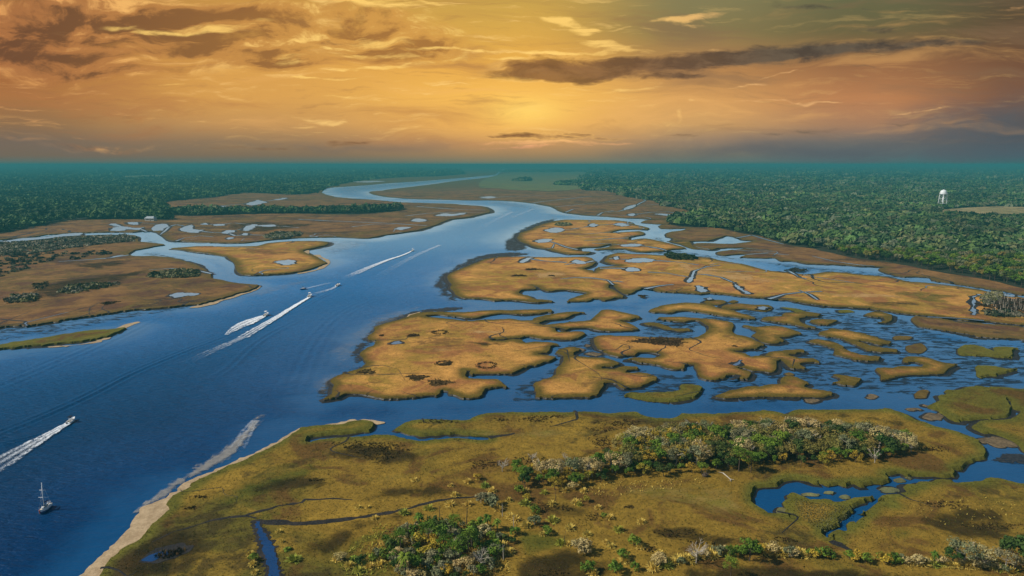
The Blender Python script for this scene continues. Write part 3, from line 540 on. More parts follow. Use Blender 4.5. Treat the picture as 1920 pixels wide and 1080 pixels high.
def sheet(name, pts, mat, z, amp=0.0, rim=None, rimw=1.0, kind='structure', step=2.6):
    """a flat sheet with a ragged outline, and a bare rim round it a few centimetres lower"""
    rng = np.random.default_rng(int(abs(pts[0][0] * 7 + pts[0][1])))
    px = spline(pts, step); w = GN(px, z); nr = normals(w); n = len(w)
    d = np.minimum(np.linalg.norm(w, axis=1), 3000)
    w = w + nr * (wobble(n, rng) * amp * d / 300)[:, None]
    V = np.c_[w, np.full(n, z)]
    F = [t if np.cross(w[t[1]] - w[t[0]], w[t[2]] - w[t[0]]) > 0 else t[::-1] for t in (tuple(q) for q in tessellate_polygon([[Vector((a, b, 0)) for a, b in w]]))]
    mi = [0] * len(F); mats = [mat]
    if rim:
        mats.append(rim)
        wd = rimw * (0.5 + d / 420) * np.clip(1 + 0.4 * wobble(n, rng), 0.3, 2)
        V = np.concatenate([V, np.c_[w + nr * wd[:, None], np.full(n, z - 0.05)]])
        for i in range(n):
            j = (i + 1) % n; F.append((i, n + i, n + j, j)); mi.append(1)
    return tag(obj(name, np_mesh(name, V, F, mats, mi=mi)), kind=kind)
for p in PONDS: sheet('pond', p, M['pond'], H0 + .09, 0.32, M['mud'], 1.0, step=0.9)
def ditch(path, w0, w1, i):
    rng = np.random.default_rng(i)
    p = np.asarray(path, float)
    q = []
    for a, b in zip(p[:-1], p[1:]):
        for t in np.linspace(0, 1, int(max(2, np.hypot(*(b - a)) / 4)), endpoint=False): q.append(a + (b - a) * t)
    q.append(p[-1]); q = np.array(q); n = len(q)
    w = GN(q, H0 + .06)
    t = np.gradient(w, axis=0); t /= np.linalg.norm(t, axis=1)[:, None]; nn = np.stack([-t[:, 1], t[:, 0]], 1)
    w = w + nn * (wobble(n, rng, ((4, .5), (11, .8))) * 0.4)[:, None]
    hw = np.linspace(w0, w1, n) * 0.5 * np.clip(1 + 0.35 * wobble(n, rng, ((3, .7), (9, .7))), 0.35, 1.8)
    cols = [np.c_[w + nn * (hw * k)[:, None], np.full(n, zz)] for k, zz in ((-1.9, H0 + .03), (-0.55, H0 + .06), (0.55, H0 + .06), (1.9, H0 + .03))]
    V = np.stack(cols, 1).reshape(-1, 3)
    F, mi = [], []
    for k in range(n - 1):
        for c in range(3):
            a = k * 4 + c; F.append((a, a + 1, a + 5, a + 4)[::-1]); mi.append(1 if c == 1 else 0)
    tag(obj('tidal_creek', np_mesh('tidal_creek', V, F, [M['mud'], M['pond'] if w0 > 1.9 else M['mud']], mi=mi)), kind='structure')
for i, (p, a, b) in enumerate(DITCHES): ditch(p, a, b, i)
# small winding drains that run from the banks into the marsh
def drains():
    rng = np.random.default_rng(77); made = 0
    for mat, w, h in LAND_W:
        d = np.linalg.norm(w, axis=1)
        if h < .85 or mat == 'reed': continue
        nr = -normals(w); ok = np.nonzero((d > 170) & (d < 2100) & (np.abs(w[:, 0]) < .78 * w[:, 1]))[0]
        if len(ok) < 30: continue
        per = np.sum(np.hypot(*(np.diff(w[ok], axis=0).T)) * (np.hypot(*(np.diff(w[ok], axis=0).T)) < 30) / d[ok][:-1])
        for _ in range(int(np.clip(per * (10.0 if mat != 'olive' else 2.2), 1, 110))):
            i = ok[rng.integers(len(ok))]; p = w[i] - nr[i] * 1.0; a = a0 = math.atan2(nr[i][1], nr[i][0]); st = d[i] * .0075; path = [p.copy()]; turn = 0
            for k in range(int(rng.integers(5, 22))):
                turn = .6 * turn + rng.normal(0, .42); a = a0 + max(-1.0, min(1.0, a + turn - a0))
                p = p + np.array([math.cos(a), math.sin(a)]) * st; path.append(p.copy())
            path = np.array(path)
            if not inside(w, path[3:, 0], path[3:, 1]).all(): continue
            wd = d[i] * .0040 * rng.uniform(.4, 1.25); n = len(path); t = np.gradient(path, axis=0); t /= np.linalg.norm(t, axis=1)[:, None]; nn = np.stack([-t[:, 1], t[:, 0]], 1)
            hw = np.linspace(1, .18, n) * wd * .5 * np.clip(1 + .3 * wobble(n, rng, ((3, 1),)), .5, 1.6)
            V = np.stack([np.c_[path + nn * (hw * q)[:, None], np.full(n, zz)] for q, zz in ((-1, H0 + .04), (-.35, H0 + .07), (.35, H0 + .07), (1, H0 + .04))], 1).reshape(-1, 3)
            F, mi = [], []; wet = wd > 2.2 and rng.uniform() < .6
            for k in range(n - 1):
                for c in range(3): q = k * 4 + c; F.append((q, q + 4, q + 5, q + 1)); mi.append(1 if c == 1 and wet and k < n * .6 else 0)
            tag(obj('tidal_creek', np_mesh('tidal_creek', V, F, [M['mud'], M['pond']], mi=mi)), kind='structure'); made += 1
drains()

def seg_dist(w, X):
    """distance of points X from the closed outline w"""
    out = np.full(len(X), 1e9)
    for a, b in zip(w, np.roll(w, -1, 0)):
        ab = b - a; L2 = max(1e-9, ab @ ab)
        t = np.clip(((X - a) @ ab) / L2, 0, 1)
        out = np.minimum(out, np.hypot(*(X - a - t[:, None] * ab).T))
    return out
def shoal(name, pts, mat, z, fade=0.03):
    w = GN(spline(pts, 14), z)
    lo, hi = w.min(0), w.max(0); nx, ny = [int(np.clip((hi - lo)[k] / (0.012 * np.linalg.norm(w.mean(0))), 12, 130)) for k in (0, 1)]
    gx, gy = np.meshgrid(np.linspace(lo[0], hi[0], nx), np.linspace(lo[1], hi[1], ny))
    X = np.c_[gx.ravel(), gy.ravel()]
    ins = inside(w, X[:, 0], X[:, 1]); dd = seg_dist(w, X)
    e = np.where(ins, np.clip(dd / (fade * np.linalg.norm(w.mean(0))), 0, 1), 0.0)
    idx = np.arange(nx * ny).reshape(ny, nx)
    F = np.stack([idx[:-1, :-1], idx[:-1, 1:], idx[1:, 1:], idx[1:, :-1]], -1).reshape(-1, 4)
    F = F[ins[F].any(1)]
    used = np.unique(F); mp = np.full(nx * ny, -1); mp[used] = np.arange(len(used))
    return tag(obj(name, np_mesh(name, np.c_[X[used], np.full(len(used), z)], mp[F], mat, {'edge': ('POINT', 'FLOAT', e[used])})), kind='structure')
for i, (m, p, z) in enumerate(MUDFLATS): shoal('shoal' if m == 'paleshoal' else 'mudflat', p, M[m], z + 0.004 * i, 0.022 if m == 'paleshoal' else 0.02 if m == 'mudstreak' else 0.007)
for m, p, z in SANDS:
    if m == 'wetsand': shoal('sandbar', p, M[m], z, 0.012)
    else: sheet('beach', p, M[m], z, 0.45)
for i, (m, p) in enumerate(SWARD): shoal('marsh_sward', p, M[m], H0 + .008 + .0015 * (i % 6), .035)
sheet('forest_floor', FOREST_R, M['floor'], H0 + .08, 0.3, step=6)
sheet('forest_floor', FOREST_L, M['floor'], H0 + .08, 0.3, step=6)
sheet('forest_floor', TREELINE, M['floor'], H0 + .08, 0.3)
sheet('meadow', S('905,345 925,333 950,325 1000,321 1108,319.5 1093,352 1040,357 975,356 920,352'), M['field'], 2.2, 2.5, step=5)
sheet('meadow', GLADE_L, M['field'], 2.2, 0.1); sheet('meadow', GLADE_R, M['tan'], 1.9, 0.1)

# ------------------------------------------------------------------ water: one sheet out to the horizon
def axis(lo, hi, step, far, grow=1.12):
    a = [0.5 * (lo + hi)]
    c = list(np.arange(lo, hi + 0.1, step)); s = step
    up = []; x = c[-1]
    while x < far: s *= grow; x += s; up.append(x)
    s = step; dn = []; x = c[0]
    while x > -far: s *= grow; x -= s; dn.append(x)
    return np.array(dn[::-1] + c + up)
ax = axis(-420, 620, 4.0, 46000); ay = axis(150, 1000, 4.0, 46000)
gx, gy = np.meshgrid(ax, ay); X = np.c_[gx.ravel(), gy.ravel()]
kd = kdtree.KDTree(len(SHORE))
for i, p in enumerate(SHORE): kd.insert((p[0], p[1], 0), i)
kd.balance()
near = (np.abs(X[:, 0]) < 3000) & (X[:, 1] > 100) & (X[:, 1] < 6000)
sh = np.full(len(X), 60.0)
for i in np.nonzero(near)[0]: sh[i] = min(140.0, kd.find((X[i, 0], X[i, 1], 0))[2])
far = np.clip((np.hypot(X[:, 0], X[:, 1]) - 215) / 370, 0, 2)  # distance from the camera, drives the painted sky sheen
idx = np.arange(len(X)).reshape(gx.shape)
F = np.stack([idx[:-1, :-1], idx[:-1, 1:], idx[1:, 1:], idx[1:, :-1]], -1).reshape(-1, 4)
tag(obj('river_water', np_mesh('river_water', np.c_[X, np.zeros(len(X))], F, M['water'], {'shore': ('POINT', 'FLOAT', sh), 'far_sheen': ('POINT', 'FLOAT', far)}, smooth=True)), kind='structure')

# swells thrown by the boats: long low ridges of water
def swell(path, ridges, width, height):
    p = spline_open(S(path)); w = GN(p, 0.0)
    t = np.gradient(w, axis=0); t /= np.linalg.norm(t, axis=1)[:, None]; nn = np.stack([-t[:, 1], t[:, 0]], 1)
    n = len(w); k = ridges * 8 + 1
    s = np.linspace(0, 1, k); V = []; sv = []
    taper = np.sin(np.linspace(0.12, math.pi - 0.02, n)) ** 0.6
    for j in range(k):
        zz = 0.03 + height * taper * (0.5 - 0.5 * math.cos(2 * math.pi * ridges * s[j])) * math.sin(math.pi * min(1, max(0, s[j])))
        V.append(np.c_[w + nn * ((s[j] - 0.5) * width), zz if j not in (0, k - 1) else np.full(n, -0.02)])
    V = np.stack(V, 1).reshape(-1, 3)
    idx = np.arange(n * k).reshape(n, k)
    F = np.stack([idx[:-1, :-1], idx[1:, :-1], idx[1:, 1:], idx[:-1, 1:]], -1).reshape(-1, 4)
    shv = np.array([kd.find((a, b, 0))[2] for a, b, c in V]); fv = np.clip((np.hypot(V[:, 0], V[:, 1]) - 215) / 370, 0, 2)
    tag(obj('water_swell', np_mesh('water_swell', V, F, M['water'], {'shore': ('POINT', 'FLOAT', np.minimum(140, shv)), 'far_sheen': ('POINT', 'FLOAT', fv)}, smooth=True)), kind='structure')
def spline_open(pts, step=3.0):
    p = np.asarray(pts, float); p = np.vstack([2 * p[0] - p[1], p, 2 * p[-1] - p[-2]]); out = []
    for i in range(1, len(p) - 2):
        a, b, c, d = p[i - 1:i + 3]; k = int(max(2, np.hypot(*(c - b)) / step))
        for t in np.arange(k) / k:
            out.append(0.5 * (2 * b + (c - a) * t + (2 * a - 5 * b + 4 * c - d) * t * t + (3 * b - a - 3 * c + d) * t ** 3))
    out.append(p[-2]); return np.array(out)
swell("425,629 340,662 250,700 160,746 70,786 -20,822 -90,850", 3, 12.0, 0.42)
swell("300,590 230,625 150,662 60,700 -40,742", 4, 22.0, 0.26)
swell("560,600 510,625 470,652 430,690 395,712", 2, 9.0, 0.30)
swell("700,560 640,590 590,640 560,700 540,740", 5, 26.0, 0.16)
swell("118,806 60,820 0,833 -70,848", 2, 6.0, 0.28)
swell("645,530 620,548 585,566 545,588", 2, 7.0, 0.26)

def foam(path, w0, w1, mat, a0=1.0, l0=0.0, l1=1.0, shape=None, z=0.5):
    p = spline_open(S(path)); w = GN(p, 0.0); n = len(w)
    t = np.gradient(w, axis=0); t /= np.linalg.norm(t, axis=1)[:, None]; nn = np.stack([-t[:, 1], t[:, 0]], 1)
    s = np.linspace(0, 1, n); hw = (w0 + (w1 - w0) * s) * 0.5
    if shape: hw = w0 * 0.5 + (w1 - w0) * 0.5 * np.sin(math.pi * np.clip(s, 0, 1) ** 0.8)
    ac = np.linspace(-1, 1, 9)
    V = np.stack([np.c_[w + nn * (hw * a)[:, None], np.full(n, z)] for a in ac], 1).reshape(-1, 3)
    A = np.stack([np.c_[np.full(n, a), l0 + (l1 - l0) * s, np.full(n, a0)] for a in ac], 1).reshape(-1, 3)
    idx = np.arange(n * 9).reshape(n, 9)
    F = np.stack([idx[:-1, :-1], idx[1:, :-1], idx[1:, 1:], idx[:-1, 1:]], -1).reshape(-1, 4)
    tag(obj('wake_foam', np_mesh('wake_foam', V, F, M[mat], {'wake': ('POINT', 'FLOAT_VECTOR', A)})), kind='stuff')
foam("136,791 115,803 85,820 50,840 10,864 -40,892 -90,918", 2.2, 16.0, 'foam', 1.0, 0.30, 0.85)
foam("497,592 478,600 460,608 440,618 424,629", 2.0, 10.5, 'foam', 1.25, 0.26, 0.55, True)
foam("582,557 555,573 525,592 490,613 455,634", 2.6, 7.5, 'foam', 1.25, 0.05, 0.62)
foam("457,633 430,645 400,658 360,676 325,691", 6.0, 7.0, 'old_foam', 1.0, 0.25, 1.0, z=0.46)
foam("773,471 755,479 725,489 690,503 665,514", 2.2, 9.0, 'foam', 1.2, 0.05, 0.6)
foam("667,513 650,520 630,529", 7.0, 9.0, 'old_foam', 0.8, 0.3, 1.0, z=0.46)
foam("634,536 620,543 600,549 575,556", 2.5, 8.0, 'old_foam', 1.2, 0.0, 0.9)
foam("569,543 590,538 615,532 640,526", 2.0, 6.0, 'old_foam', 1.0, 0.0, 0.9)
foam("825,460 790,475 750,495 710,520 690,540", 6.0, 9.0, 'old_foam', 0.9, 0.2, 0.9, z=0.46)
foam("960,398 925,415 890,435 870,450", 9.0, 12.0, 'old_foam', 0.7, 0.3, 0.9, z=0.44)
foam("1000,392 975,402 950,412 905,425", 9.0, 12.0, 'old_foam', 0.6, 0.3, 0.9, z=0.44)
foam("480,790 470,800 455,825 440,850", 4.0, 7.0, 'old_foam', 0.6, 0.2, 0.7, z=0.4)

# ------------------------------------------------------------------ foliage helpers
def rand_dirs(rng, n):
    v = rng.normal(size=(n, 3)); return v / np.linalg.norm(v, axis=1)[:, None]
def cards(rng, P, Nn, size, aspect=1.4, quad=True):
    """one leaf card per point, facing roughly along Nn"""
    n = len(P); k = Nn + rand_dirs(rng, n) * 0.75; k /= np.linalg.norm(k, axis=1)[:, None]
    a = np.cross(k, rand_dirs(rng, n)); a /= np.linalg.norm(a, axis=1)[:, None]; b = np.cross(k, a)
    s = (size * rng.uniform(0.6, 1.35, n))[:, None]
    V = np.stack([P - a * s * 0.5 * aspect, P + b * s * 0.42, P + a * s * 0.5 * aspect, P - b * s * 0.42], 1)
    return V.reshape(-1, 3), np.arange(n * 4).reshape(n, 4)
def crown(rng, rx, rz, zc, nc, nl, leaf, cr=0.36, low=-0.25, gap=0.0):
    """leaf clumps spread over an uneven crown"""
    d = rand_dirs(rng, nc); d[:, 2] = np.where(d[:, 2] < low, -d[:, 2], d[:, 2])
    r = rng.uniform(0.45, 0.95, nc) ** 0.7
    C = d * r[:, None] * np.array([rx, rx * rng.uniform(0.8, 1.1), rz]) + np.array([0, 0, zc])
    R = rx * cr * rng.uniform(0.65, 1.3, nc); tone = rng.normal(0, 0.16, nc)
    ci = np.repeat(np.arange(nc), nl); dd = rand_dirs(rng, nc * nl)
    P = C[ci] + dd * (R[ci] * rng.uniform(0.55, 1.05, nc * nl))[:, None] * np.array([1, 1, 0.72])
    keep = rng.uniform(size=len(P)) > gap
    P, dd, ci = P[keep], dd[keep], ci[keep]
    V, F = cards(rng, P, dd + np.array([0, 0, 0.35]), leaf)
    return V, F, np.clip(tone[ci] + rng.normal(0, 0.12, len(P)), -0.55, 0.6)
def crown_mesh(name, rng, mat, **k):
    V, F, v = crown(rng, **k)
    return np_mesh(name, V, F, mat, {'var': ('FACE', 'FLOAT', v)})
def limbs(rng, mb, base, top, r, n, spread, up=0.5, sub=2, nseg=3):
    base, top = Vector(base), Vector(top)
    mb.tube([base, base.lerp(top, 0.5) + Vector(rng.normal(0, 0.06, 3)) * (top - base).length * 0.6, top], [r, r * 0.72, r * 0.3], 6)
    for i in range(n):
        t = rng.uniform(0.35, 0.95); o = base.lerp(top, t); a = rng.uniform(0, 6.28)
        L = spread * rng.uniform(0.55, 1.1); d = Vector((math.cos(a), math.sin(a), up * rng.uniform(0.5, 1.5)))
        m = o + d * L * 0.5 + Vector(rng.normal(0, 0.1, 3)) * L; e = o + d * L + Vector((0, 0, L * 0.15))
        mb.tube([o, m, e], [r * 0.5, r * 0.34, r * 0.12], 5, cap=False)
        for j in range(sub):
            f = m.lerp(e, rng.uniform(0, 0.8)); b = a + rng.uniform(-1.2, 1.2); l = L * rng.uniform(0.3, 0.6)
            mb.tube([f, f + Vector((math.cos(b), math.sin(b), rng.uniform(0.1, 0.9))) * l], [r * 0.24, r * 0.07], 4, cap=False)
    return mb
PROTO = {}
def proto(key, parts):
    """parts: list of (name, mesh)"""
    PROTO.setdefault(key, []).append(parts)
def put(key, name, x, y, z, s, rz, rng, label, cat, group=None):
    parts = PROTO[key][int(rng.integers(len(PROTO[key])))]
    if len(parts) == 1:
        e = obj(name, parts[0][1]); e.location = (x, y, z); e.rotation_euler = (0, 0, rz); parts = []
    else: e = empty(name, (x, y, z), rz, s)
    e.scale = (s * rng.uniform(0.88, 1.12), s * rng.uniform(0.88, 1.12), s)
    tag(e, label, cat, group)
    for nm, me in parts: link(bpy.data.objects.new(nm, me), e)
    return e
rg = np.random.default_rng(11)
# broad round-headed trees of the hammock, height about 6 m
for key, leafm, nc, nl, leaf, gap, bark, lim in (('green', 'leaf_green', 13, 75, 0.42, 0.0, 'bark', 4), ('dark', 'leaf_dark', 13, 75, 0.42, 0.0, 'bark', 4), ('olive', 'leaf_olive', 14, 62, 0.36, 0.08, 'bark', 6),
                                                 ('gold', 'leaf_gold', 12, 55, 0.34, 0.1, 'bark', 5), ('pale', 'leaf_pale', 17, 66, 0.33, 0.06, 'pale_bark', 11), ('grey', 'leaf_grey', 13, 62, 0.36, 0.08, 'pale_bark', 6)):
    for v in range(3):
        rx, rz, zc = rg.uniform(2.7, 3.5), rg.uniform(1.8, 2.4), rg.uniform(3.2, 3.9)
        tb = limbs(rg, MB(), (0, 0, -0.3), (rg.normal(0, .3), rg.normal(0, .3), zc + 0.6), 0.2, lim, rx * 0.85, 0.45, 4 if key == 'pale' else 2)
        proto(key, [('trunk', tb.mesh('trunk', M[bark])), ('crown', crown_mesh('crown', rg, M[leafm], rx=rx, rz=rz, zc=zc, nc=nc, nl=nl, leaf=leaf, gap=gap))])
# dead white trees
for v in range(3):
    tb = limbs(rg, MB(), (0, 0, -0.2), (rg.normal(0, .5), rg.normal(0, .5), 4.6), 0.22, 16, 3.0, 0.7, 7)
    proto('dead', [('trunk', tb.mesh('trunk', M['pale_bark']))])
# pines: bare lower trunk, flat layered crown
for v in range(3):
    H = 8.5; mb = MB().tube([(0, 0, -0.3), (rg.normal(0, .12), rg.normal(0, .12), H * 0.5), (rg.normal(0, .2), rg.normal(0, .2), H * 0.97)], [0.2, 0.15, 0.05], 7)
    Vs, Fs, vs = [], [], []; nb = 0
    for i in range(13):
        zz = H * rg.uniform(0.62, 1.0); a = i * 2.4 + rg.normal(0, .3); L = (1.0 - (zz / H - 0.55) * 1.3) * 3.2 * rg.uniform(0.6, 1.0)
        e = np.array([math.cos(a) * L, math.sin(a) * L, zz + L * 0.1])
        mb.tube([(0, 0, zz - 0.2), tuple(e)], [0.06, 0.02], 4, cap=False)
        P = e + rg.normal(size=(62, 3)) * np.array([0.62, 0.62, 0.26]); dd = rand_dirs(rg, 62) + np.array([0, 0, 0.7])
        V, F = cards(rg, P, dd, 0.36); Vs.append(V); Fs.append(F + nb); nb += len(V); vs.append(np.full(62, rg.normal(0, .15)) + rg.normal(0, .1, 62))
    proto('pine', [('trunk', mb.mesh('trunk', M['bark'])), ('crown', np_mesh('crown', np.concatenate(Vs), np.concatenate(Fs), M['leaf_green'], {'var': ('FACE', 'FLOAT', np.concatenate(vs))}))])
# cabbage palms
def frond_head(rng, n, L, z, mat, name='crown'):
    V, F, vr = [], [], []
    for i in range(n):
        a = i * 2.399 + rng.normal(0, .2); el = rng.uniform(-0.7, 1.15); l = L * rng.uniform(0.75, 1.1)
        out = np.array([math.cos(a), math.sin(a), 0.0]); sd = np.array([-math.sin(a), math.cos(a), 0.0]); tone = rng.normal(0, .2)
        prev = np.array([0, 0, z]); dz = math.sin(el)
        pts = []
        for k in range(5):
            t = k / 4; pts.append(np.array([0, 0, z]) + out * l * t * math.cos(el) + np.array([0, 0, l * (dz * t - 0.62 * t * t)]))
        for k in range(4):
            wdt = l * 0.20 * math.sin(math.pi * (0.18 + 0.8 * (k + 0.5) / 4))
            for sgn in (-1, 1):
                b = len(V); drop = np.array([0, 0, -wdt * 0.55])
                V += [pts[k], pts[k + 1], pts[k + 1] + sd * sgn * wdt + drop, pts[k] + sd * sgn * wdt * 0.9 + drop]; F.append((b, b + 1, b + 2, b + 3)); vr.append(tone + rng.normal(0, .1))
    return np_mesh(name, V, np.array(F), mat, {'var': ('FACE', 'FLOAT', vr)})
for v in range(2):
    mb = MB().tube([(0, 0, -0.3), (0.1, 0.05, 2.6), (0.05, 0.1, 5.2)], [0.24, 0.19, 0.22], 8)
    proto('palm', [('trunk', mb.mesh('trunk', M['bark'])), ('crown', frond_head(rg, 34, 2.3, 5.3, M['leaf_green']))])
for v in range(2):
    proto('palmetto', [('crown', frond_head(rg, 26, 1.7, 0.35, M['leaf_green']))])
# bare dead poles with a few stubs
for v in range(4):
    H = rg.uniform(5.0, 6.5); mb = MB().tube([(0, 0, -0.2), (rg.normal(0, .1), rg.normal(0, .1), H * .5), (rg.normal(0, .2), rg.normal(0, .2), H)], [0.17, 0.12, 0.05], 6)
    for i in range(5):
        z = H * rg.uniform(.5, .97); a = rg.uniform(0, 6.28); l = rg.uniform(.3, 1.0)
        mb.tube([(0, 0, z), (math.cos(a) * l, math.sin(a) * l, z + l * .5)], [0.05, 0.02], 4, cap=False)
    proto('pole_dark', [('trunk', mb.mesh('trunk', M['bark']))]); proto('pole_pale', [('trunk', mb.mesh('trunk', M['pale_bark']))])
# grass clumps: arching blades from one root
def clump_mesh(rng, n, L, mat, flat=0.9):
    V, F, vr = [], [], []
    for i in range(n):
        a = rng.uniform(0, 6.28); el = rng.uniform(0.15, 1.45); l = L * rng.uniform(.6, 1.15); r0 = rng.uniform(0, .45) * L * flat
        o = np.array([math.cos(a) * r0, math.sin(a) * r0, -0.05]); d = np.array([math.cos(a) * math.cos(el), math.sin(a) * math.cos(el), math.sin(el)]); sd = np.array([-math.sin(a), math.cos(a), 0]) * 0.09 * L
        m = o + d * l * .55; e = o + d * l - np.array([0, 0, l * .22 * math.cos(el)]); b = len(V)
        V += [o - sd, o + sd, m + sd, m - sd, e]; F += [(b, b + 1, b + 2), (b, b + 2, b + 3), (b + 3, b + 2, b + 4)]; vr += [rng.normal(0, .2)] * 3
    return np_mesh('grass_clump', V, np.array(F), mat, {'var': ('FACE', 'FLOAT', vr)})
for v in range(3):
    proto('straw', [('foliage', clump_mesh(rg, 130, 1.05, M['straw']))]); proto('straw_green', [('foliage', clump_mesh(rg, 130, 1.1, M['straw_green']))])
    for key, lm in (('shrub_green', 'leaf_green'), ('shrub_grey', 'leaf_grey'), ('shrub_pale', 'leaf_pale'), ('shrub_dark', 'leaf_dark'), ('shrub_gold', 'leaf_gold')):
        tb = limbs(rg, MB(), (0, 0, -0.1), (0, 0, 0.9), 0.06, 7, 1.0, 0.5, 2)
        proto(key, [('stem', tb.mesh('stem', M['pale_bark' if 'pale' in key or 'grey' in key else 'bark'])), ('foliage', crown_mesh('foliage', rg, M[lm], rx=1.15, rz=0.8, zc=0.85, nc=11, nl=34, leaf=0.26, cr=.42, gap=.1))])
# trees of the big wood: one crown, one trunk, height about 12 m
for key, lm in (('f_green', 'leaf_green'), ('f_dark', 'leaf_dark'), ('f_olive', 'leaf_olive'), ('f_grey', 'leaf_grey')):
    for v in range(3):
        rx, rz, zc = rg.uniform(4.2, 5.6), rg.uniform(3.0, 4.2), rg.uniform(6.2, 7.6)
        tb = limbs(rg, MB(), (0, 0, -0.3), (0, 0, zc + 1), 0.3, 4, rx * .8, .5, 1)
        proto(key, [('trunk', tb.mesh('trunk', M['bark'])), ('crown', crown_mesh('crown', rg, M[lm], rx=rx, rz=rz, zc=zc, nc=15, nl=42, leaf=0.95, cr=.36))])

# ------------------------------------------------------------------ the wooded hammock on the near bank
def scatter_poly(rng, poly, spacing, z=H0):
    """jittered points inside an outline given in photo positions"""
    w = GN(poly, z); lo, hi = w.min(0), w.max(0); P = []
    y = lo[1]; row = 0
    while y < hi[1]:
        x = lo[0] + (row % 2) * spacing * .5
        while x < hi[0]:
            P.append((x + rng.normal(0, spacing * .22), y + rng.normal(0, spacing * .2))); x += spacing
        y += spacing * .86; row += 1
    P = np.array(P); return P[inside(w, P[:, 0], P[:, 1])]
HAM = S("950,893 968,884 1010,878 1080,877 1120,872 1148,856 1152,838 1180,824 1260,818 1350,818 1430,812 1500,808 1600,812 1660,822 1705,836 1718,846 1705,856 1660,863 1600,870 1500,874 1420,879 1360,886 1330,890 1250,893 1180,896 1140,903 1080,914 1040,920 985,915")
rg = np.random.default_rng(21)
PT = scatter_poly(rg, HAM, 3.75)
px, py = PIX(PT[:, 0], PT[:, 1], H0)
hw = GN(HAM, H0)
edge = seg_dist(hw, PT)
KINDTXT = {'green': 'bright green round tree', 'dark': 'dark evergreen tree', 'olive': 'olive brown tree', 'gold': 'yellow leaved tree', 'pale': 'pale half bare tree', 'grey': 'grey green tree'}
for (x, y), a, b, ed in zip(PT, px, py, edge):
    front = ed < 4.2 and b > 850 or (a < 1150 and b > 897)
    zone = 'in the low west lobe of the hammock' if a < 1150 else 'in the middle of the hammock' if a < 1430 else 'in the lakeside half of the hammock' if a < 1640 else 'at the east tip of the hammock'
    row = 'along the front edge' if front else 'on the back edge' if ed < 4.2 else 'inside the canopy'
    u = rg.uniform()
    if front: k = 'green' if u < .6 else 'dark' if u < .85 else 'gold'
    elif a < 1150: k = 'pale' if u < .62 else 'grey' if u < .75 else 'gold' if u < .86 else 'green'
    elif a < 1330: k = 'olive' if u < .24 else 'dark' if u < .38 else 'pale' if u < .62 else 'green' if u < .76 else 'gold' if u < .90 else 'grey'
    elif a < 1640: k = 'olive' if u < .48 else 'dark' if u < .66 else 'grey' if u < .84 else 'pale' if u < .9 else 'green'
    else: k = 'grey' if u < .3 else 'pale' if u < .5 else 'dark' if u < .72 else 'green'
    s = rg.uniform(.72, 1.12) * (0.68 if front else 1.12 if a < 1150 else 1.12 if (a > 1180 and ed > 4) else .95)
    put(k, 'hammock_tree', x, y, H0, s, rg.uniform(0, 6.28), rg, f'{KINDTXT[k]} {row}, {zone}', 'tree', 'trees of the wooded hammock')
def at(px, py, z=H0):
    g = G(px, py, z); return g.x, g.y
def one(key, name, px, py, s, label, cat, group=None, rz=None, z=H0):
    x, y = at(px, py, z); return put(key, name, x, y, z, s, rg.uniform(0, 6.28) if rz is None else rz, rg, label, cat, group)
for px_, py_, s_, lb in ((1300, 812, 1.15, 'bleached dead tree rising behind the hammock, left of its middle'), (1640, 868, .9, 'white dead tree standing at the lake side of the hammock'), (1480, 806, .8, 'bare pale tree on the back edge of the hammock'),
                         (1700, 842, .85, 'leaning bare tree at the east tip of the hammock'), (1612, 815, .8, 'bare grey tree at the back right of the hammock'), (1665, 826, .7, 'bare white tree behind the east tip of the hammock'), (1520, 822, .7, 'dead pale crown poking through the olive canopy')):
    one('dead', 'dead_tree', px_, py_, s_ * .72, lb, 'dead tree')
for px_, py_, s_, lb in ((1000, 868, .55, 'thin bleached snag at the back of the west lobe'), (942, 884, .6, 'bleached snag beside the west end of the hammock'), (1060, 864, .4, 'short white snag on the back edge of the west lobe')):
    one('dead', 'dead_tree', px_, py_, s_, lb, 'dead tree')
one('pine', 'pine_tree', 1385, 884, .95, 'bright green pine at the front of the hammock, by the driftwood', 'pine tree'); one('pine', 'pine_tree', 1408, 886, .8, 'dark bushy pine at the front corner of the hammock', 'pine tree')
one('dark', 'cedar_tree', 1146, 873, .8, 'dark narrow cedar in the notch between the two lobes', 'tree'); one('green', 'round_tree', 1120, 884, 1.1, 'round bright green tree in the notch of the hammock', 'tree')
# driftwood on the bare grass in front of the hammock
x, y = at(1365, 897); mb = MB()
mb.tube([(-.6, 3.4, .25), (-.1, 1.2, .3), (.4, -1.0, .25), (.2, -2.4, .15)], [.2, .17, .14, .08], 7); mb.tube([(.4, -1, .25), (1.3, -1.9, .5)], [.12, .04], 5); mb.tube([(.3, -1.8, .2), (-.7, -2.6, .4)], [.1, .03], 5); mb.tube([(-.6, 3.3, .3), (-1.9, 3.9, .35)], [.16, .05], 5)
o = mb.obj('driftwood_log', M['pale_bark']); o.location = (x, y, H0); tag(o, 'pale forked driftwood log lying on the grass before the hammock', 'driftwood')
x, y = at(1322, 893); mb = MB(); mb.lathe([(.05, 0), (.9, .1), (1.0, .6), (.7, 1.0), (.1, 1.1)], n=11)
for i in range(7): a = i * .9; mb.tube([(0, 0, .6), (math.cos(a) * 1.0, math.sin(a) * .9, .9 + .2 * (i % 3)), (math.cos(a) * 1.5, math.sin(a) * 1.4, 1.5 + .3 * (i % 2))], [.16, .1, .03], 5)
o = mb.obj('uprooted_stump', M['bark']); o.location = (x, y, H0); tag(o, 'dark uprooted stump beside the front edge of the hammock', 'stump')

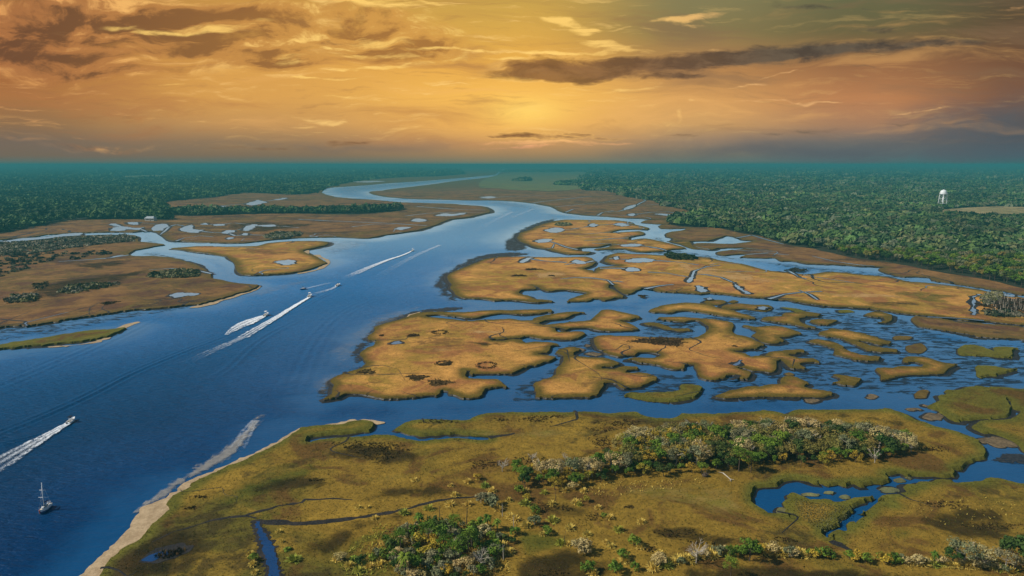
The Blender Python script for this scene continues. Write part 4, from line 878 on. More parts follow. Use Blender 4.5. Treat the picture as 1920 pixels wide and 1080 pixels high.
# ------------------------------------------------------------------ the grove of pines and palms at the bottom of the view
GROVE = S("690,1046 715,1022 745,998 785,986 830,982 895,990 935,1008 943,1030 925,1058 905,1085 745,1085 725,1062")
for px_, py_, s_, lb in ((804, 1022, .78, 'flat topped pine at the back of the grove, with a long straight trunk'), (751, 1036, .72, 'pine on the left side of the grove'), (852, 1003, .66, 'soft green pine at the back right of the grove'), (862, 1056, .82, 'tall pine leaning over the front of the grove'),
                         (878, 1036, .7, 'pine between the two palms of the grove'), (836, 1046, .72, 'bright green pine in the middle of the grove'), (768, 1078, .6, 'small pine at the front left of the grove')): one('pine', 'pine_tree', px_, py_, s_, lb, 'pine tree')
for px_, py_, s_, lb in ((832, 1020, .92, 'cabbage palm with a shaggy head in the middle of the grove'), (885, 1028, 1.05, 'tall cabbage palm on the right of the grove'), (786, 990, .72, 'small palm at the back left of the grove'), (760, 1078, 1.0, 'palm with a long bare trunk at the front left of the grove'), (914, 993, .75, 'small palm standing right behind the grove'), (932, 996, .6, 'short palm at the far right of the grove'), (901, 988, .5, 'very small palm behind the right end of the grove')): one('palm', 'cabbage_palm', px_, py_, s_, lb, 'palm tree')
for px_, py_, s_, key, lb in ((861, 1010, .78, 'pole_dark', 'dark bare trunk at the back of the grove'), (765, 1006, .66, 'pole_dark', 'thin dead trunk on the left of the grove'), (875, 990, 1.0, 'pole_dark', 'tallest bare trunk, behind the grove'), (825, 978, .75, 'pole_dark', 'bare trunk standing behind the flat pine'), (781, 1016, .5, 'pole_dark', 'short dead trunk by the flat pine'),
                         (944, 1050, .75, 'pole_pale', 'pale bare trunk on the brown grass right of the grove'), (832, 1080, .55, 'pole_pale', 'white stub of a trunk at the front of the grove'), (942, 968, .7, 'pole_pale', 'thin pale trunk by the long ditch right of the grove'), (963, 992, .72, 'pole_pale', 'pale trunk under a tuft of straw right of the grove'), (1058, 1020, .62, 'pole_dark', 'thin trunk rising from two straw clumps'), (775, 964, .35, 'pole_dark', 'short stake beside the long ditch'), (845, 953, .35, 'pole_dark', 'thin stake at the bend of the ditch'), (1042, 938, .6, 'pole_dark', 'thin bare sapling by the dark hollow'), (1015, 888, .4, 'pole_pale', 'pale stake on the near side of the west lobe')): one(key, 'dead_snag', px_, py_, s_, lb, 'dead trunk')
one('dead', 'dead_tree', 900, 1066, .62, 'small white dead tree at the front right of the grove', 'dead tree')
one('shrub_dark', 'round_shrub', 680, 1058, 1.25, 'dark round shrub left of the grove', 'shrub'); one('palmetto', 'palmetto', 664, 1050, 1.2, 'green palmetto at the left end of the grove', 'palmetto')
PT = scatter_poly(rg, GROVE, 2.55); px, py = PIX(PT[:, 0], PT[:, 1], H0)
SH = {'shrub_green': 'green leafy shrub', 'shrub_grey': 'grey green shrub', 'shrub_pale': 'pale twiggy shrub', 'shrub_dark': 'dark green shrub', 'shrub_gold': 'yellowish shrub'}
for (x, y), a, b in zip(PT, px, py):
    u = rg.uniform()
    if rg.uniform() < .14: continue
    k = 'shrub_green' if u < .36 else 'shrub_grey' if u < .66 else 'shrub_dark' if u < .86 else 'shrub_pale' if u < .94 else 'shrub_gold'
    side = 'left' if a < 790 else 'middle' if a < 870 else 'right'
    dep = 'back' if b < 1015 else 'centre' if b < 1048 else 'front'
    put(k, 'grove_shrub', x, y, H0, rg.uniform(.8, 1.75), rg.uniform(0, 6.28), rg, f'{SH[k]} under the pines at the {dep} {side} of the grove', 'shrub', 'shrubs under the grove')
# clumps dotted over the near marsh: (photo position, kind, size)
DOTS = [(777, 901, 'straw', .9), (877, 904, 'straw', 1.1), (897, 900, 'shrub_gold', 1.0), (909, 912, 'straw_green', 1.2), (922, 921, 'straw', 1.2), (845, 911, 'straw', .8), (852, 929, 'straw', 1.1), (844, 947, 'straw', 1.2), (878, 946, 'straw', 1.1), (804, 955, 'straw_green', 1.2), (757, 963, 'straw_green', 1.2), (702, 973, 'straw', .9),
        (523, 998, 'straw', .8), (529, 1016, 'straw', .6), (540, 1031, 'palmetto', .7), (551, 1051, 'straw_green', 1.3), (954, 939, 'straw', 1.0), (935, 957, 'straw', 1.2), (957, 970, 'straw', 1.2), (902, 943, 'shrub_grey', 1.5), (922, 950, 'shrub_grey', 1.6), (912, 938, 'shrub_pale', 1.1), (672, 952, 'straw', .8), (690, 952, 'straw', .7),
        (984, 946, 'straw_green', 1.4), (988, 938, 'shrub_gold', .9), (1035, 946, 'straw', 1.1), (1078, 943, 'straw', 1.2), (1086, 947, 'straw_green', .9), (1098, 941, 'shrub_gold', .9), (1121, 953, 'straw', .9), (1142, 972, 'straw', 1.2), (1132, 970, 'shrub_green', .7), (1202, 980, 'straw', 1.0), (1160, 995, 'straw_green', 1.2), (1069, 992, 'straw', 1.2), (1036, 977, 'straw_green', 1.3), (1101, 1003, 'straw', 1.0),
        (1026, 1001, 'shrub_green', 1.1), (1018, 1003, 'straw', .9), (1052, 1020, 'straw_green', 1.1), (1064, 1021, 'straw', .9), (1084, 1032, 'shrub_pale', 1.5), (1097, 1037, 'shrub_pale', 1.7), (1135, 1017, 'straw', .7), (1146, 1025, 'straw', .9), (1188, 1022, 'shrub_green', 1.4), (1201, 1027, 'straw', 1.0), (1166, 1048, 'shrub_green', 1.2), (1172, 1052, 'straw', 1.3), (1103, 1072, 'shrub_green', 1.3), (1112, 1076, 'straw', 1.3),
        (1236, 1039, 'straw', 1.0), (1236, 1053, 'shrub_pale', 1.2), (986, 987, 'straw', 1.3), (1002, 984, 'shrub_grey', 1.3), (966, 975, 'straw', 1.2), (1005, 961, 'shrub_green', 1.1), (1000, 964, 'straw', .9), (966, 1003, 'shrub_green', 1.1), (960, 1018, 'shrub_dark', .8), (1153, 1073, 'shrub_green', 1.5), (1190, 1069, 'shrub_green', 1.0), (972, 925, 'shrub_green', 1.2), (985, 922, 'straw', 1.1), (1060, 921, 'straw', 1.1), (1094, 921, 'straw', 1.0), (1020, 925, 'straw_green', 1.0), (1075, 916, 'shrub_pale', 1.1),
        (470, 1040, 'straw', .9), (475, 1052, 'shrub_green', .9), (474, 1059, 'straw', 1.0), (478, 1075, 'straw', .9), (640, 1052, 'shrub_pale', 1.1), (632, 1050, 'straw', 1.2), (700, 1052, 'shrub_green', 1.0), (722, 1046, 'shrub_green', 1.3), (712, 1060, 'straw', 1.3), (693, 1064, 'straw', 1.2), (740, 1058, 'shrub_grey', 1.1), (655, 1062, 'straw', 1.1), (672, 1072, 'straw_green', 1.1), (941, 1025, 'straw', 1.4), (930, 1040, 'shrub_grey', 1.2), (947, 1015, 'shrub_dark', .9), (955, 1036, 'straw', 1.2)]
NEARBY = lambda a, b: ('left of the long ditch' if a < 600 else 'beside the grove of pines' if 600 <= a < 760 else 'between the long ditch and the grove' if a < 970 and b < 985 else 'right beside the grove' if a < 970 else 'just below the west lobe of the hammock' if b < 930 else 'in the open grass below the hammock' if b < 985 else 'on the dark grass at the bottom, right of the grove')
DT = {'straw': 'straw coloured grass clump', 'straw_green': 'yellow green grass clump', 'palmetto': 'low palmetto', **SH}
for a, b, k, s in DOTS:
    nm = 'grass_clump' if 'straw' in k else 'palmetto' if k == 'palmetto' else 'marsh_shrub'
    sz = 'small ' if s < .95 else 'large ' if s > 1.25 else ''
    one(k, nm, a, b, s * (1.3 if 'straw' in k else 1.2), f'{sz}{DT[k]} {NEARBY(a, b)}', 'grass clump' if 'straw' in k else 'shrub', 'clumps dotted over the near marsh')
# the overgrown dike along the bottom right
for a, b, k, s, lb in ((1305, 1056, 'dead', .85, 'big white dead tree on the overgrown dike'), (1405, 1052, 'green', .95, 'bright yellow green tree on the dike, right of the white dead tree'), (1368, 1050, 'pine', .45, 'small pine between the dead tree and the bright green tree'), (1370, 1084, 'pine', .6, 'green pine below the dike'),
                       (1806, 1062, 'grey', 1.15, 'big grey green bushy tree on the dike'), (1832, 1060, 'pale', .95, 'pale twiggy tree against the big bushy tree'), (1786, 1058, 'dark', .8, 'dark tree on the left of the big bushy tree'), (1900, 1072, 'dark', 1.45, 'dark tree cut by the right edge of the view'), (1925, 1066, 'dark', 1.5, 'dark tree just right of the dike end'), (1885, 1070, 'grey', .95, 'grey twiggy tree beside the dark tree at the dike end')):
    nm = {'dead': 'dead_tree', 'pine': 'pine_tree'}.get(k, 'dike_tree')
    one(k, nm, a, b, s, lb, {'dead': 'dead tree', 'pine': 'pine tree'}.get(k, 'tree'))
one('palm', 'cabbage_palm', 1751, 1056, .55, 'small palm on the dike left of the big bushy tree', 'palm tree')
for a in np.arange(1225, 1905, 7.5):
    if 1590 > a > 1562 or 1650 > a > 1628: continue
    b = np.interp(a, [1225, 1260, 1310, 1350, 1440, 1500, 1600, 1700, 1800, 1900], [1064, 1056, 1046, 1040, 1036, 1042, 1049, 1056, 1060, 1072]) + rg.normal(0, 2.5)
    u = rg.uniform(); grn = (1515 < a < 1560) or (1575 < a < 1630) or (1650 < a < 1690) or (1370 < a < 1430)
    k = ('shrub_green' if u < .75 else 'shrub_gold') if grn else ('straw' if u < .5 else 'shrub_pale' if u < .78 else 'straw_green' if u < .88 else 'shrub_grey')
    sec = 'below the white dead tree' if a < 1350 else 'by the bright green tree' if a < 1450 else 'in the pale middle stretch' if a < 1570 else 'in the green stretch' if a < 1700 else 'near the big bushy tree' if a < 1850 else 'at the right end'
    one(k, 'grass_clump' if 'straw' in k else 'dike_shrub', a, b, rg.uniform(.9, 1.5) * (1.3 if 'straw' in k else 1.0), f'{DT[k]} on the overgrown dike, {sec}', 'grass clump' if 'straw' in k else 'shrub', 'growth along the dike')
x, y = at(1483, 1044); mb = MB(); mb.tube([(-.6, 0, .25), (-.4, .1, .3), (.4, .1, .3), (.6, -.05, .25)], [.1, .28, .28, .1], 9)
o = mb.obj('white_drum', M['white_paint']); o.location = (x, y, H0); tag(o, 'small white washed up drum on the dike', 'drum')

# ------------------------------------------------------------------ rush stands, reeds and grass blades
def tufts(name, P, h, w, mat, rng, z=H0, k=3, label=None):
    n = len(P); a = rng.uniform(0, 6.28, (n, k)); hh = h * rng.uniform(.5, 1.3, (n, k)); ww = w * rng.uniform(.6, 1.3, (n, k))
    base = np.repeat(np.c_[P, np.full(n, z - .04)][:, None], k, 1)
    sd = np.stack([np.cos(a), np.sin(a), a * 0], -1) * ww[..., None] * .5
    lean = np.stack([rng.normal(0, .45, (n, k)), rng.normal(0, .45, (n, k)), np.ones((n, k))], -1) * hh[..., None]
    V = np.stack([base - sd, base + sd, base + lean], 2).reshape(-1, 3)
    v = np.repeat(np.clip(rng.normal(0, .13, n), -.4, .4), k)
    return tag(obj(name, np_mesh(name, V, np.arange(n * k * 3).reshape(-1, 3), mat, {'var': ('FACE', 'FLOAT', v)})), kind='stuff')
for i, (a, b, rx, ry) in enumerate(RUSH):
    rng = np.random.default_rng(i); c = np.array(at(a, b)); ex = abs(at(a + rx, b)[0] - c[0]); ey = abs(at(a, b - ry)[1] - at(a, b + ry)[1]) / 2
    n = int(np.clip(ex * ey * math.pi * 1.7, 30, 1700)); t = rng.uniform(0, 6.28, n); r = np.sqrt(rng.uniform(0, 1, n)) * (1 + .22 * np.sin(t * 3 + i) + .15 * np.sin(t * 7 + 2 * i)) * (1 + rng.normal(0, .08, n))
    P = np.c_[c[0] + ex * r * np.cos(t), c[1] + ey * r * np.sin(t)]
    hgt = 0.25 + 0.0005 * np.hypot(*c)
    if b < 760:
        q = np.linspace(0, 2 * math.pi, 18, endpoint=False); rr = .93 * (1 + .22 * np.sin(q * 3 + i) + .15 * np.sin(q * 7 + 2 * i))
        W_ = np.c_[c[0] + ex * rr * np.cos(q), c[1] + ey * rr * np.sin(q)]; ax_, ay_ = PIX(W_[:, 0], W_[:, 1], H0 + .03)
        sheet('rush_patch', list(zip(ax_, ay_)), M['rush'], H0 + .03, .25, kind='stuff', step=1.0)
    tufts('rush_patch', P, hgt, .35 + .0010 * np.hypot(*c), M['rush'], rng, k=4)
for i, (a, b, rx, ry) in enumerate(RINGS):
    rng = np.random.default_rng(i + 90); c = np.array(at(a, b)); ex = abs(at(a + rx, b)[0] - c[0]); ey = abs(at(a, b - ry)[1] - at(a, b + ry)[1]) / 2
    t = rng.uniform(0, 6.28, 150); r = 1 + rng.normal(0, .16, 150)
    tufts('rush_ring', np.c_[c[0] + ex * r * np.cos(t), c[1] + ey * r * np.sin(t)], 0.5, .6, M['rush'], rng)
hx = S("263,1052 275,1035 300,1025 335,1020 358,1024 352,1036 330,1046 300,1055 275,1056"); sheet('bare_hollow', hx, M['mud'], H0 + .07, .5)
hw2 = S("268,1050 280,1040 300,1034 318,1036 300,1046 285,1053"); sheet('pond', hw2, M['pond'], H0 + .09, .3)
rng = np.random.default_rng(5)
P = scatter_poly(rng, S("285,1046 300,1036 335,1030 352,1030 340,1040 315,1048"), .55); tufts('rush_patch', P, .8, .4, M['rush'], rng)
P = scatter_poly(rng, S("1488,934 1522,942 1560,946 1600,950 1590,968 1578,980 1545,996 1520,985 1500,965 1492,950"), .62); tufts('reed_bed', P, .28, .35, M['reed'], rng, k=3)
# litter of pale dead stems in front of the hammock
P = scatter_poly(rng, S("1080,925 1130,905 1200,900 1310,896 1325,905 1270,917 1200,922 1130,935"), .9); P = P[rng.uniform(size=len(P)) < .3]; tufts('dry_stems', P, .6, .3, M['straw'], rng)
P = scatter_poly(rng, S("1690,960 1760,930 1900,935 1910,975 1850,990 1760,985"), 1.0); P = P[rng.uniform(size=len(P)) < .10]; tufts('dry_stems', P, .4, .3, M['straw'], rng)
P = scatter_poly(rng, S("632,1060 700,1035 740,1040 742,1080 650,1080"), .6); P = P[rng.uniform(size=len(P)) < .45]; tufts('dry_stems', P, .8, .3, M['straw_green'], rng)
P = scatter_poly(rng, S("690,1030 760,995 830,980 900,985 950,1010 955,1080 760,1080"), .6); P = P[rng.uniform(size=len(P)) < .4]; tufts('dry_stems', P, .8, .3, M['straw'], rng)
P = scatter_poly(rng, S("705,985 640,1040 700,1030 790,985"), .6); P = P[rng.uniform(size=len(P)) < .4]; tufts('dry_stems', P, .6, .3, M['straw_green'], rng)
def grass(matkey, dmax, dens, hgt, wid):
    rng = np.random.default_rng(len(matkey)); allP = []
    for mat, w, h in LAND_W:
        if mat != matkey or h < .85: continue
        lo, hi = np.maximum(w.min(0), [-330, 140]), np.minimum(w.max(0), [400, dmax])
        if (hi <= lo).any(): continue
        n = int((hi - lo).prod() * dens)
        P = rng.uniform(lo, hi, (n, 2)); ppx, ppy = PIX(P[:, 0], P[:, 1], H0)
        P = P[(np.abs(ppx - 960) < 1010) & (ppy < 1120)]
        P = P[inside(w, P[:, 0], P[:, 1])]; allP.append(P)
    P = np.concatenate(allP)
    return tufts('grass', P, hgt, wid, M[matkey], rng, z=H0)
grass('olive', 300, 1.6, .2, .3); grass('gold', 440, .4, .16, .4)

# ------------------------------------------------------------------ the big woods
LEAF = np.array([(.022, .050, .012), (.034, .070, .016), (.050, .085, .020), (.072, .080, .026), (.085, .078, .036), (.090, .092, .060), (.018, .036, .014), (.028, .055, .020)]) * 1.5
LEAF = LEAF * .65 + LEAF.mean(0) * .35
def forest_points(poly, d0, d1, sp, holes, rng):
    P = []; d = d0
    while d < d1:
        s = sp(d); xs = np.arange(-0.85 * d, 0.85 * d, s); xs = xs + rng.normal(0, s * .25, len(xs)) + rng.uniform(0, s)
        P.append(np.c_[xs, d + rng.normal(0, s * .25, len(xs)), np.full(len(xs), s)]); d += s * .8
    P = np.concatenate(P); a, b = PIX(P[:, 0], P[:, 1], 1.0)
    k = inside(poly, a, b) & (np.abs(a - 960) < 1040)
    for h in holes: k &= ~inside(h, a, b)
    gap = np.sin(P[:, 0] / 37 + 2 * np.sin(P[:, 1] / 61)) * np.sin(P[:, 1] / 43 + 1.3 * np.sin(P[:, 0] / 80)); k &= (gap < .55) | (rng.uniform(size=len(P)) < .45)
    return P[k]
def canopy(name, P, ht, rng, cards_n, pal=LEAF, flat=.5, kind='stuff'):
    """a mass of crowns; P holds x, y and crown width"""
    n = len(P); tone = rng.normal(0, .15, n); base = pal[rng.integers(len(pal), size=n)] * np.clip(1 + tone, .5, 1.7)[:, None]
    zone = sum(a * np.sin(P[:, 0] / L + 1.7 * np.sin(P[:, 1] / (L * .8) + ph)) * np.cos(P[:, 1] / (L * 1.6) + ph) for a, L, ph in ((.14, 21., 1.), (.30, 58., 2.), (.30, 150., .5)))
    base = base * np.clip(1 + zone, .4, 1.8)[:, None]; P = P.copy(); P[:, 2] *= np.clip(np.exp(rng.normal(-.02, .33, n)), .45, 2.1)
    k = cards_n; d = rand_dirs(rng, n * k); d[:, 2] = np.abs(d[:, 2]) * 1.0 - .15
    i = np.repeat(np.arange(n), k); s = P[i, 2]
    hh = (ht * rng.uniform(.6, 1.15, n) * np.clip(P[:, 2] / P[:, 2].mean(), .7, 1.5) ** .5)[i]
    r = rng.uniform(.6, 1.08, n * k)
    X = np.c_[P[i, 0] + d[:, 0] * s * .58 * r, P[i, 1] + d[:, 1] * s * .58 * r, 1 + hh * (.55 + .5 * d[:, 2] * r)]
    V, F = cards(rng, X, d + np.array([0, 0, .3]), 1.0)
    sz = np.repeat(s * .33 * rng.uniform(.7, 1.3, n * k), 4)[:, None]
    cen = np.repeat(X, 4, 0); V = cen + (V - cen) * sz * np.array([1, 1, 1])
    c = np.clip(base[i] * (1 + rng.normal(0, .09, n * k))[:, None], 0, 1)
    return tag(obj(name, np_mesh(name, V, F, M['canopy'], {'col': ('FACE', 'FLOAT_COLOR', np.c_[c, np.ones(len(c))])})), kind=kind)
rng = np.random.default_rng(3)
P = forest_points(FOREST_R, 500, 13500, lambda d: 9.6 if d < 900 else 9.6 + (d - 900) * .0085, [GLADE_R], rng)
P = P[np.argsort(np.hypot(P[:, 0], P[:, 1]))]
NT_ = 300
near_t, rest = P[:NT_], P[NT_:]
FT = {'f_green': 'bright green crown', 'f_dark': 'dark green crown', 'f_olive': 'olive brown crown', 'f_grey': 'grey green crown'}
for x, y, s in near_t:
    u = rng.uniform(); k = 'f_green' if u < .36 else 'f_dark' if u < .62 else 'f_olive' if u < .82 else 'f_grey'
    a, b = PIX(x, y, 1.0); ei = inside(FOREST_R, np.array([a]), np.array([b + 5]))[0]
    sec = 'above the snags' if a > 1845 else 'above the ditch bend' if a > 1760 else 'above the channel end' if a > 1640 else 'past the channel end'
    put(k, 'forest_tree', x, y, H0, rng.uniform(.62, 1.0), rng.uniform(0, 6.28), rng, f"{FT[k]} {'inside' if ei else 'on the edge of'} the right wood, {sec}", 'tree', 'trees on the near side of the right wood')
dd = np.hypot(rest[:, 0], rest[:, 1])
canopy('forest', np.concatenate([rest[dd < 1500]]), 10.5, rng, 60)
canopy('forest', rest[dd >= 1500], 11.5, rng, 30)
P = forest_points(FOREST_L, 850, 13500, lambda d: 9.0 if d < 1000 else 9.0 + (d - 1000) * .0082, [GLADE_L], rng); dd = np.hypot(P[:, 0], P[:, 1])
canopy('forest', P[dd < 2000], 12, rng, 44, LEAF[[0, 1, 2, 6, 7, 1]]); canopy('forest', P[dd >= 2000], 12, rng, 26, LEAF[[0, 1, 2, 6, 7, 1]])
P = forest_points(TREELINE, 1100, 1900, lambda d: 8.5, [], rng); canopy('treeline', P, 11.5, rng, 46, LEAF[[0, 1, 6, 7, 4]])
for poly in (S("962,340 968,336 990,335 996,338 990,340"), S("1045,347 1050,343 1080,341 1095,343 1092,349"), S("560,325 700,320 860,322 850,325 700,325"), S("940,322 1000,320 1110,320 1110,322 1000,323")):
    P = forest_points(poly, 1800, 12000, lambda d: 9 + d * .004, [], rng)
    if len(P): canopy('woodland', P, 11, rng, 26)
def scrub(poly, sp, ht, pal, keep=1.0, cn=30):
    rng = np.random.default_rng(int(poly[0][0] + 500)); P = scatter_poly(rng, poly, sp); P = P[rng.uniform(size=len(P)) < keep]
    canopy('scrub', np.c_[P, np.full(len(P), sp * 1.05) * rng.uniform(.6, 1.3, len(P))], ht, rng, cn, np.array(pal))
GREY = [(.16, .15, .09), (.21, .19, .13), (.12, .12, .065), (.08, .065, .04), (.25, .22, .15)]
OLV = [(.14, .135, .05), (.18, .16, .07), (.08, .10, .035), (.20, .19, .09)]
scrub(S("-30,456 60,453 110,447 160,443 240,441 256,446 255,452 215,456 160,461 120,467 60,476 15,481 -30,484"), 3.9, 2.0, GREY, .62)
scrub(S("-20,484 60,477 125,470 120,480 70,500 20,515 -20,525"), 4.2, 1.5, GREY[2:4] + [(.06, .045, .025)], .2)
scrub(S("130,475 190,470 220,474 180,482 140,488"), 5.0, 1.6, [(.05, .035, .02), (.035, .03, .02)], .25)
scrub(S("274,520 285,513 320,509 350,507 375,510 377,517 350,521 300,522"), 3.2, 2.4, OLV); scrub(S("110,545 125,538 170,534 200,530 230,532 200,539 160,548 125,552"), 3.6, 2.2, OLV + GREY[:2], .8)
scrub(S("10,562 25,556 45,553 70,556 72,563 40,567 12,570"), 3.2, 2.6, OLV + GREY[:2]); scrub(S("60,535 85,528 95,534 70,545"), 3, 1.2, [(.2, .15, .06), (.06, .05, .03)], .4)
scrub(S("497,444 510,439 545,436 568,438 560,443 530,447 500,448"), 4.5, 3.0, GREY[:3] + OLV[:1]); scrub(S("1040,423 1045,419 1065,418 1073,422 1060,425"), 4, 2.2, OLV)
scrub(S("1245,479 1255,476 1290,479 1310,484 1300,488 1270,487 1250,484"), 3.6, 2.4, [(.05, .085, .02), (.085, .10, .03), (.03, .05, .015)])
scrub(S("1838,560 1850,549 1875,549 1880,556 1862,570 1848,575"), 2.6, 2.2, OLV + GREY[:2]); scrub(S("1842,584 1860,580 1890,585 1930,588 1930,596 1880,594 1850,592"), 2.8, 1.8, GREY[1:4] + [(.03, .04, .02)])
scrub(S("1860,574 1880,560 1950,562 1950,586 1870,582"), 1.8, 1.2, [(.055, .032, .022), (.075, .045, .03), (.04, .03, .02)], .8)
scrub(S("1470,507 1490,503 1520,506 1500,511"), 3, 1, [(.03, .03, .025)], .7)
# bleached snags standing in the brown patch at the right
rng = np.random.default_rng(8)
for i in range(46):
    a, b = rng.uniform(1862, 1932), rng.uniform(560, 588)
    side = 'left' if a < 1885 else 'middle' if a < 1905 else 'right end'; dep = 'behind' if b < 570 else 'in' if b < 580 else 'in front of'
    x, y = at(a, b); put('pole_pale', 'bleached_snag', x, y, H0, rng.uniform(.45, .95), rng.uniform(0, 6.28), rng, f'bleached snag {dep} the brown brush, {side} of the snag stand', 'dead trunk', 'snags in the brown brush')

# ------------------------------------------------------------------ water tower, house
g = G(1766, 390, 1.0); t = empty('water_tower', (g.x, g.y, 1.0), rad(20))
tag(t, 'white water tower with a domed tank above the right wood', 'water tower')
mb = MB(); mb.lathe([(.02, 41.6), (2.2, 41.4), (4.4, 40.4), (6.0, 38.6), (6.9, 36.4), (7.1, 34.2), (7.1, 32.6), (6.6, 31.0), (5.0, 29.5), (2.6, 28.7), (.9, 28.5)], n=36); mb.obj('tank', M['white_steel'], t, True)
mb = MB(); mb.lathe([(7.05, 32.2), (8.5, 32.2), (8.5, 32.5), (7.05, 32.5)], n=36); mb.obj('balcony', M['white_steel'], t)
mb = MB()
for k in range(24): a = k * math.pi / 12; mb.tube([(8.4 * math.cos(a), 8.4 * math.sin(a), 32.4), (8.4 * math.cos(a), 8.4 * math.sin(a), 33.6)], [.06, .06], 4)
mb.lathe([(8.34, 33.5), (8.46, 33.5), (8.46, 33.65), (8.34, 33.65), (8.34, 33.5)], n=36); mb.obj('railing', M['white_steel'], t)
mb = MB(); mb.lathe([(1.5, 0), (1.5, 9), (.8, 11), (.5, 28.8)], n=18); mb.obj('riser_pipe', M['white_steel'], t, True)
mb = MB(); mb.lathe([(.02, 42.4), (.5, 42.3), (.6, 41.7), (.6, 41.3)], n=12); mb.obj('roof_vent', M['white_steel'], t)
legs = []
for k in range(4):
    a = math.pi / 4 + k * math.pi / 2; mb = MB(); mb.tube([(9.2 * math.cos(a), 9.2 * math.sin(a), -1), (7.1 * math.cos(a), 7.1 * math.sin(a), 32.4)], [.62, .5], 10); mb.obj('leg', M['white_steel'], t, True)
mb = MB()
for z, r in ((11, 8.45), (21, 7.8)):
    c = [(r * math.cos(math.pi / 4 + k * math.pi / 2), r * math.sin(math.pi / 4 + k * math.pi / 2), z) for k in range(4)]
    for k in range(4): mb.tube([c[k], c[(k + 1) % 4]], [.22, .22], 6); mb.tube([c[k], (0, 0, z)], [.1, .1], 5)
for za, ra, zb, rb in ((0, 9.15, 11, 8.45), (11, 8.45, 21, 7.8), (21, 7.8, 31, 7.2)):
    for k in range(4):
        A = math.pi / 4 + k * math.pi / 2; B = A + math.pi / 2
        mb.tube([(ra * math.cos(A), ra * math.sin(A), za), (rb * math.cos(B), rb * math.sin(B), zb)], [.07, .07], 4); mb.tube([(ra * math.cos(B), ra * math.sin(B), za), (rb * math.cos(A), rb * math.sin(A), zb)], [.07, .07], 4)
mb.obj('bracing', M['white_steel'], t)
g = G(283, 414, 1.0); t = empty('house', (g.x, g.y, .9), rad(-8)); tag(t, 'grey roofed house at the edge of the left wood', 'house')
mb = MB(); mb.box((0, 0, 2.4), (17, 9, 4.8), bev=.004); mb.obj('wall', M['siding'], t)
mb = MB(); mb.add([(-9.2, -5.4, 4.7), (9.2, -5.4, 4.7), (9.2, 5.4, 4.7), (-9.2, 5.4, 4.7), (-6.5, 0, 8.2), (6.5, 0, 8.2), (-9.2, -5.4, 4.45), (9.2, -5.4, 4.45), (9.2, 5.4, 4.45), (-9.2, 5.4, 4.45)], [(0, 1, 5, 4), (2, 3, 4, 5), (1, 2, 5), (3, 0, 4), (6, 7, 1, 0), (7, 8, 2, 1), (8, 9, 3, 2), (9, 6, 0, 3), (9, 8, 7, 6)]); mb.obj('roof', M['roof_metal'], t)
for xx in (-6, -2.4, 5.4): MB().box((xx, -4.53, 2.6), (1.5, .12, 1.7), bev=.02).obj('window', M['glass'], t)
MB().box((2, -4.53, 1.3), (1.2, .14, 2.3), bev=.02).obj('door', M['dark_fabric'], t)

# ------------------------------------------------------------------ boats
def hull(mb, L, B, D, m_top=0, m_bot=0, stern=.82, n=13, zdrop=.35, flare=.72):
    """open hull lofted along +x (bow), waterline at z = 0"""
    rows = []
    for i in range(n):
        t = i / (n - 1); x = -L / 2 + L * t
        bw = B / 2 * (stern + (1 - stern) * min(1, t * 2.5)) * (1 - max(0, (t - .45) / .55) ** 2.3)
        sh = D * (1 + .38 * max(0, t - .3) ** 1.4); kl = -zdrop + (zdrop + sh * .55) * max(0, (t - .72) / .28) ** 2
        rows.append([(x, bw, sh), (x, bw * .97, sh * .55 + kl * .2), (x, bw * flare, kl * .5 + .02), (x, 0, kl), (x, -bw * flare, kl * .5 + .02), (x, -bw * .97, sh * .55 + kl * .2), (x, -bw, sh)])
    V = [v for r in rows for v in r]; F, ms = [], []
    b = len(mb.V); mb.V += V
    for i in range(n - 1):
        for k in range(6):
            mb.F.append((b + i * 7 + k, b + (i + 1) * 7 + k, b + (i + 1) * 7 + k + 1, b + i * 7 + k + 1)); mb.M.append(m_top if k in (0, 5) else m_bot)
    mb.F.append(tuple(b + k for k in range(7))); mb.M.append(m_bot)
    return rows
def deckf(mb, rows, z0, i0, i1, inset=.9, m=0):
    b = len(mb.V); mb.V += [(r[0][0], s * r[0][1] * inset, r[0][2] + z0) for r in rows[i0:i1] for s in (1, -1)]
    k = i1 - i0
    for i in range(k - 1): mb.F.append((b + 2 * i, b + 2 * i + 1, b + 2 * i + 3, b + 2 * i + 2)); mb.M.append(m)
def heading(p0, p1):
    a, b = G(*p0), G(*p1); return math.atan2(b.y - a.y, b.x - a.x)
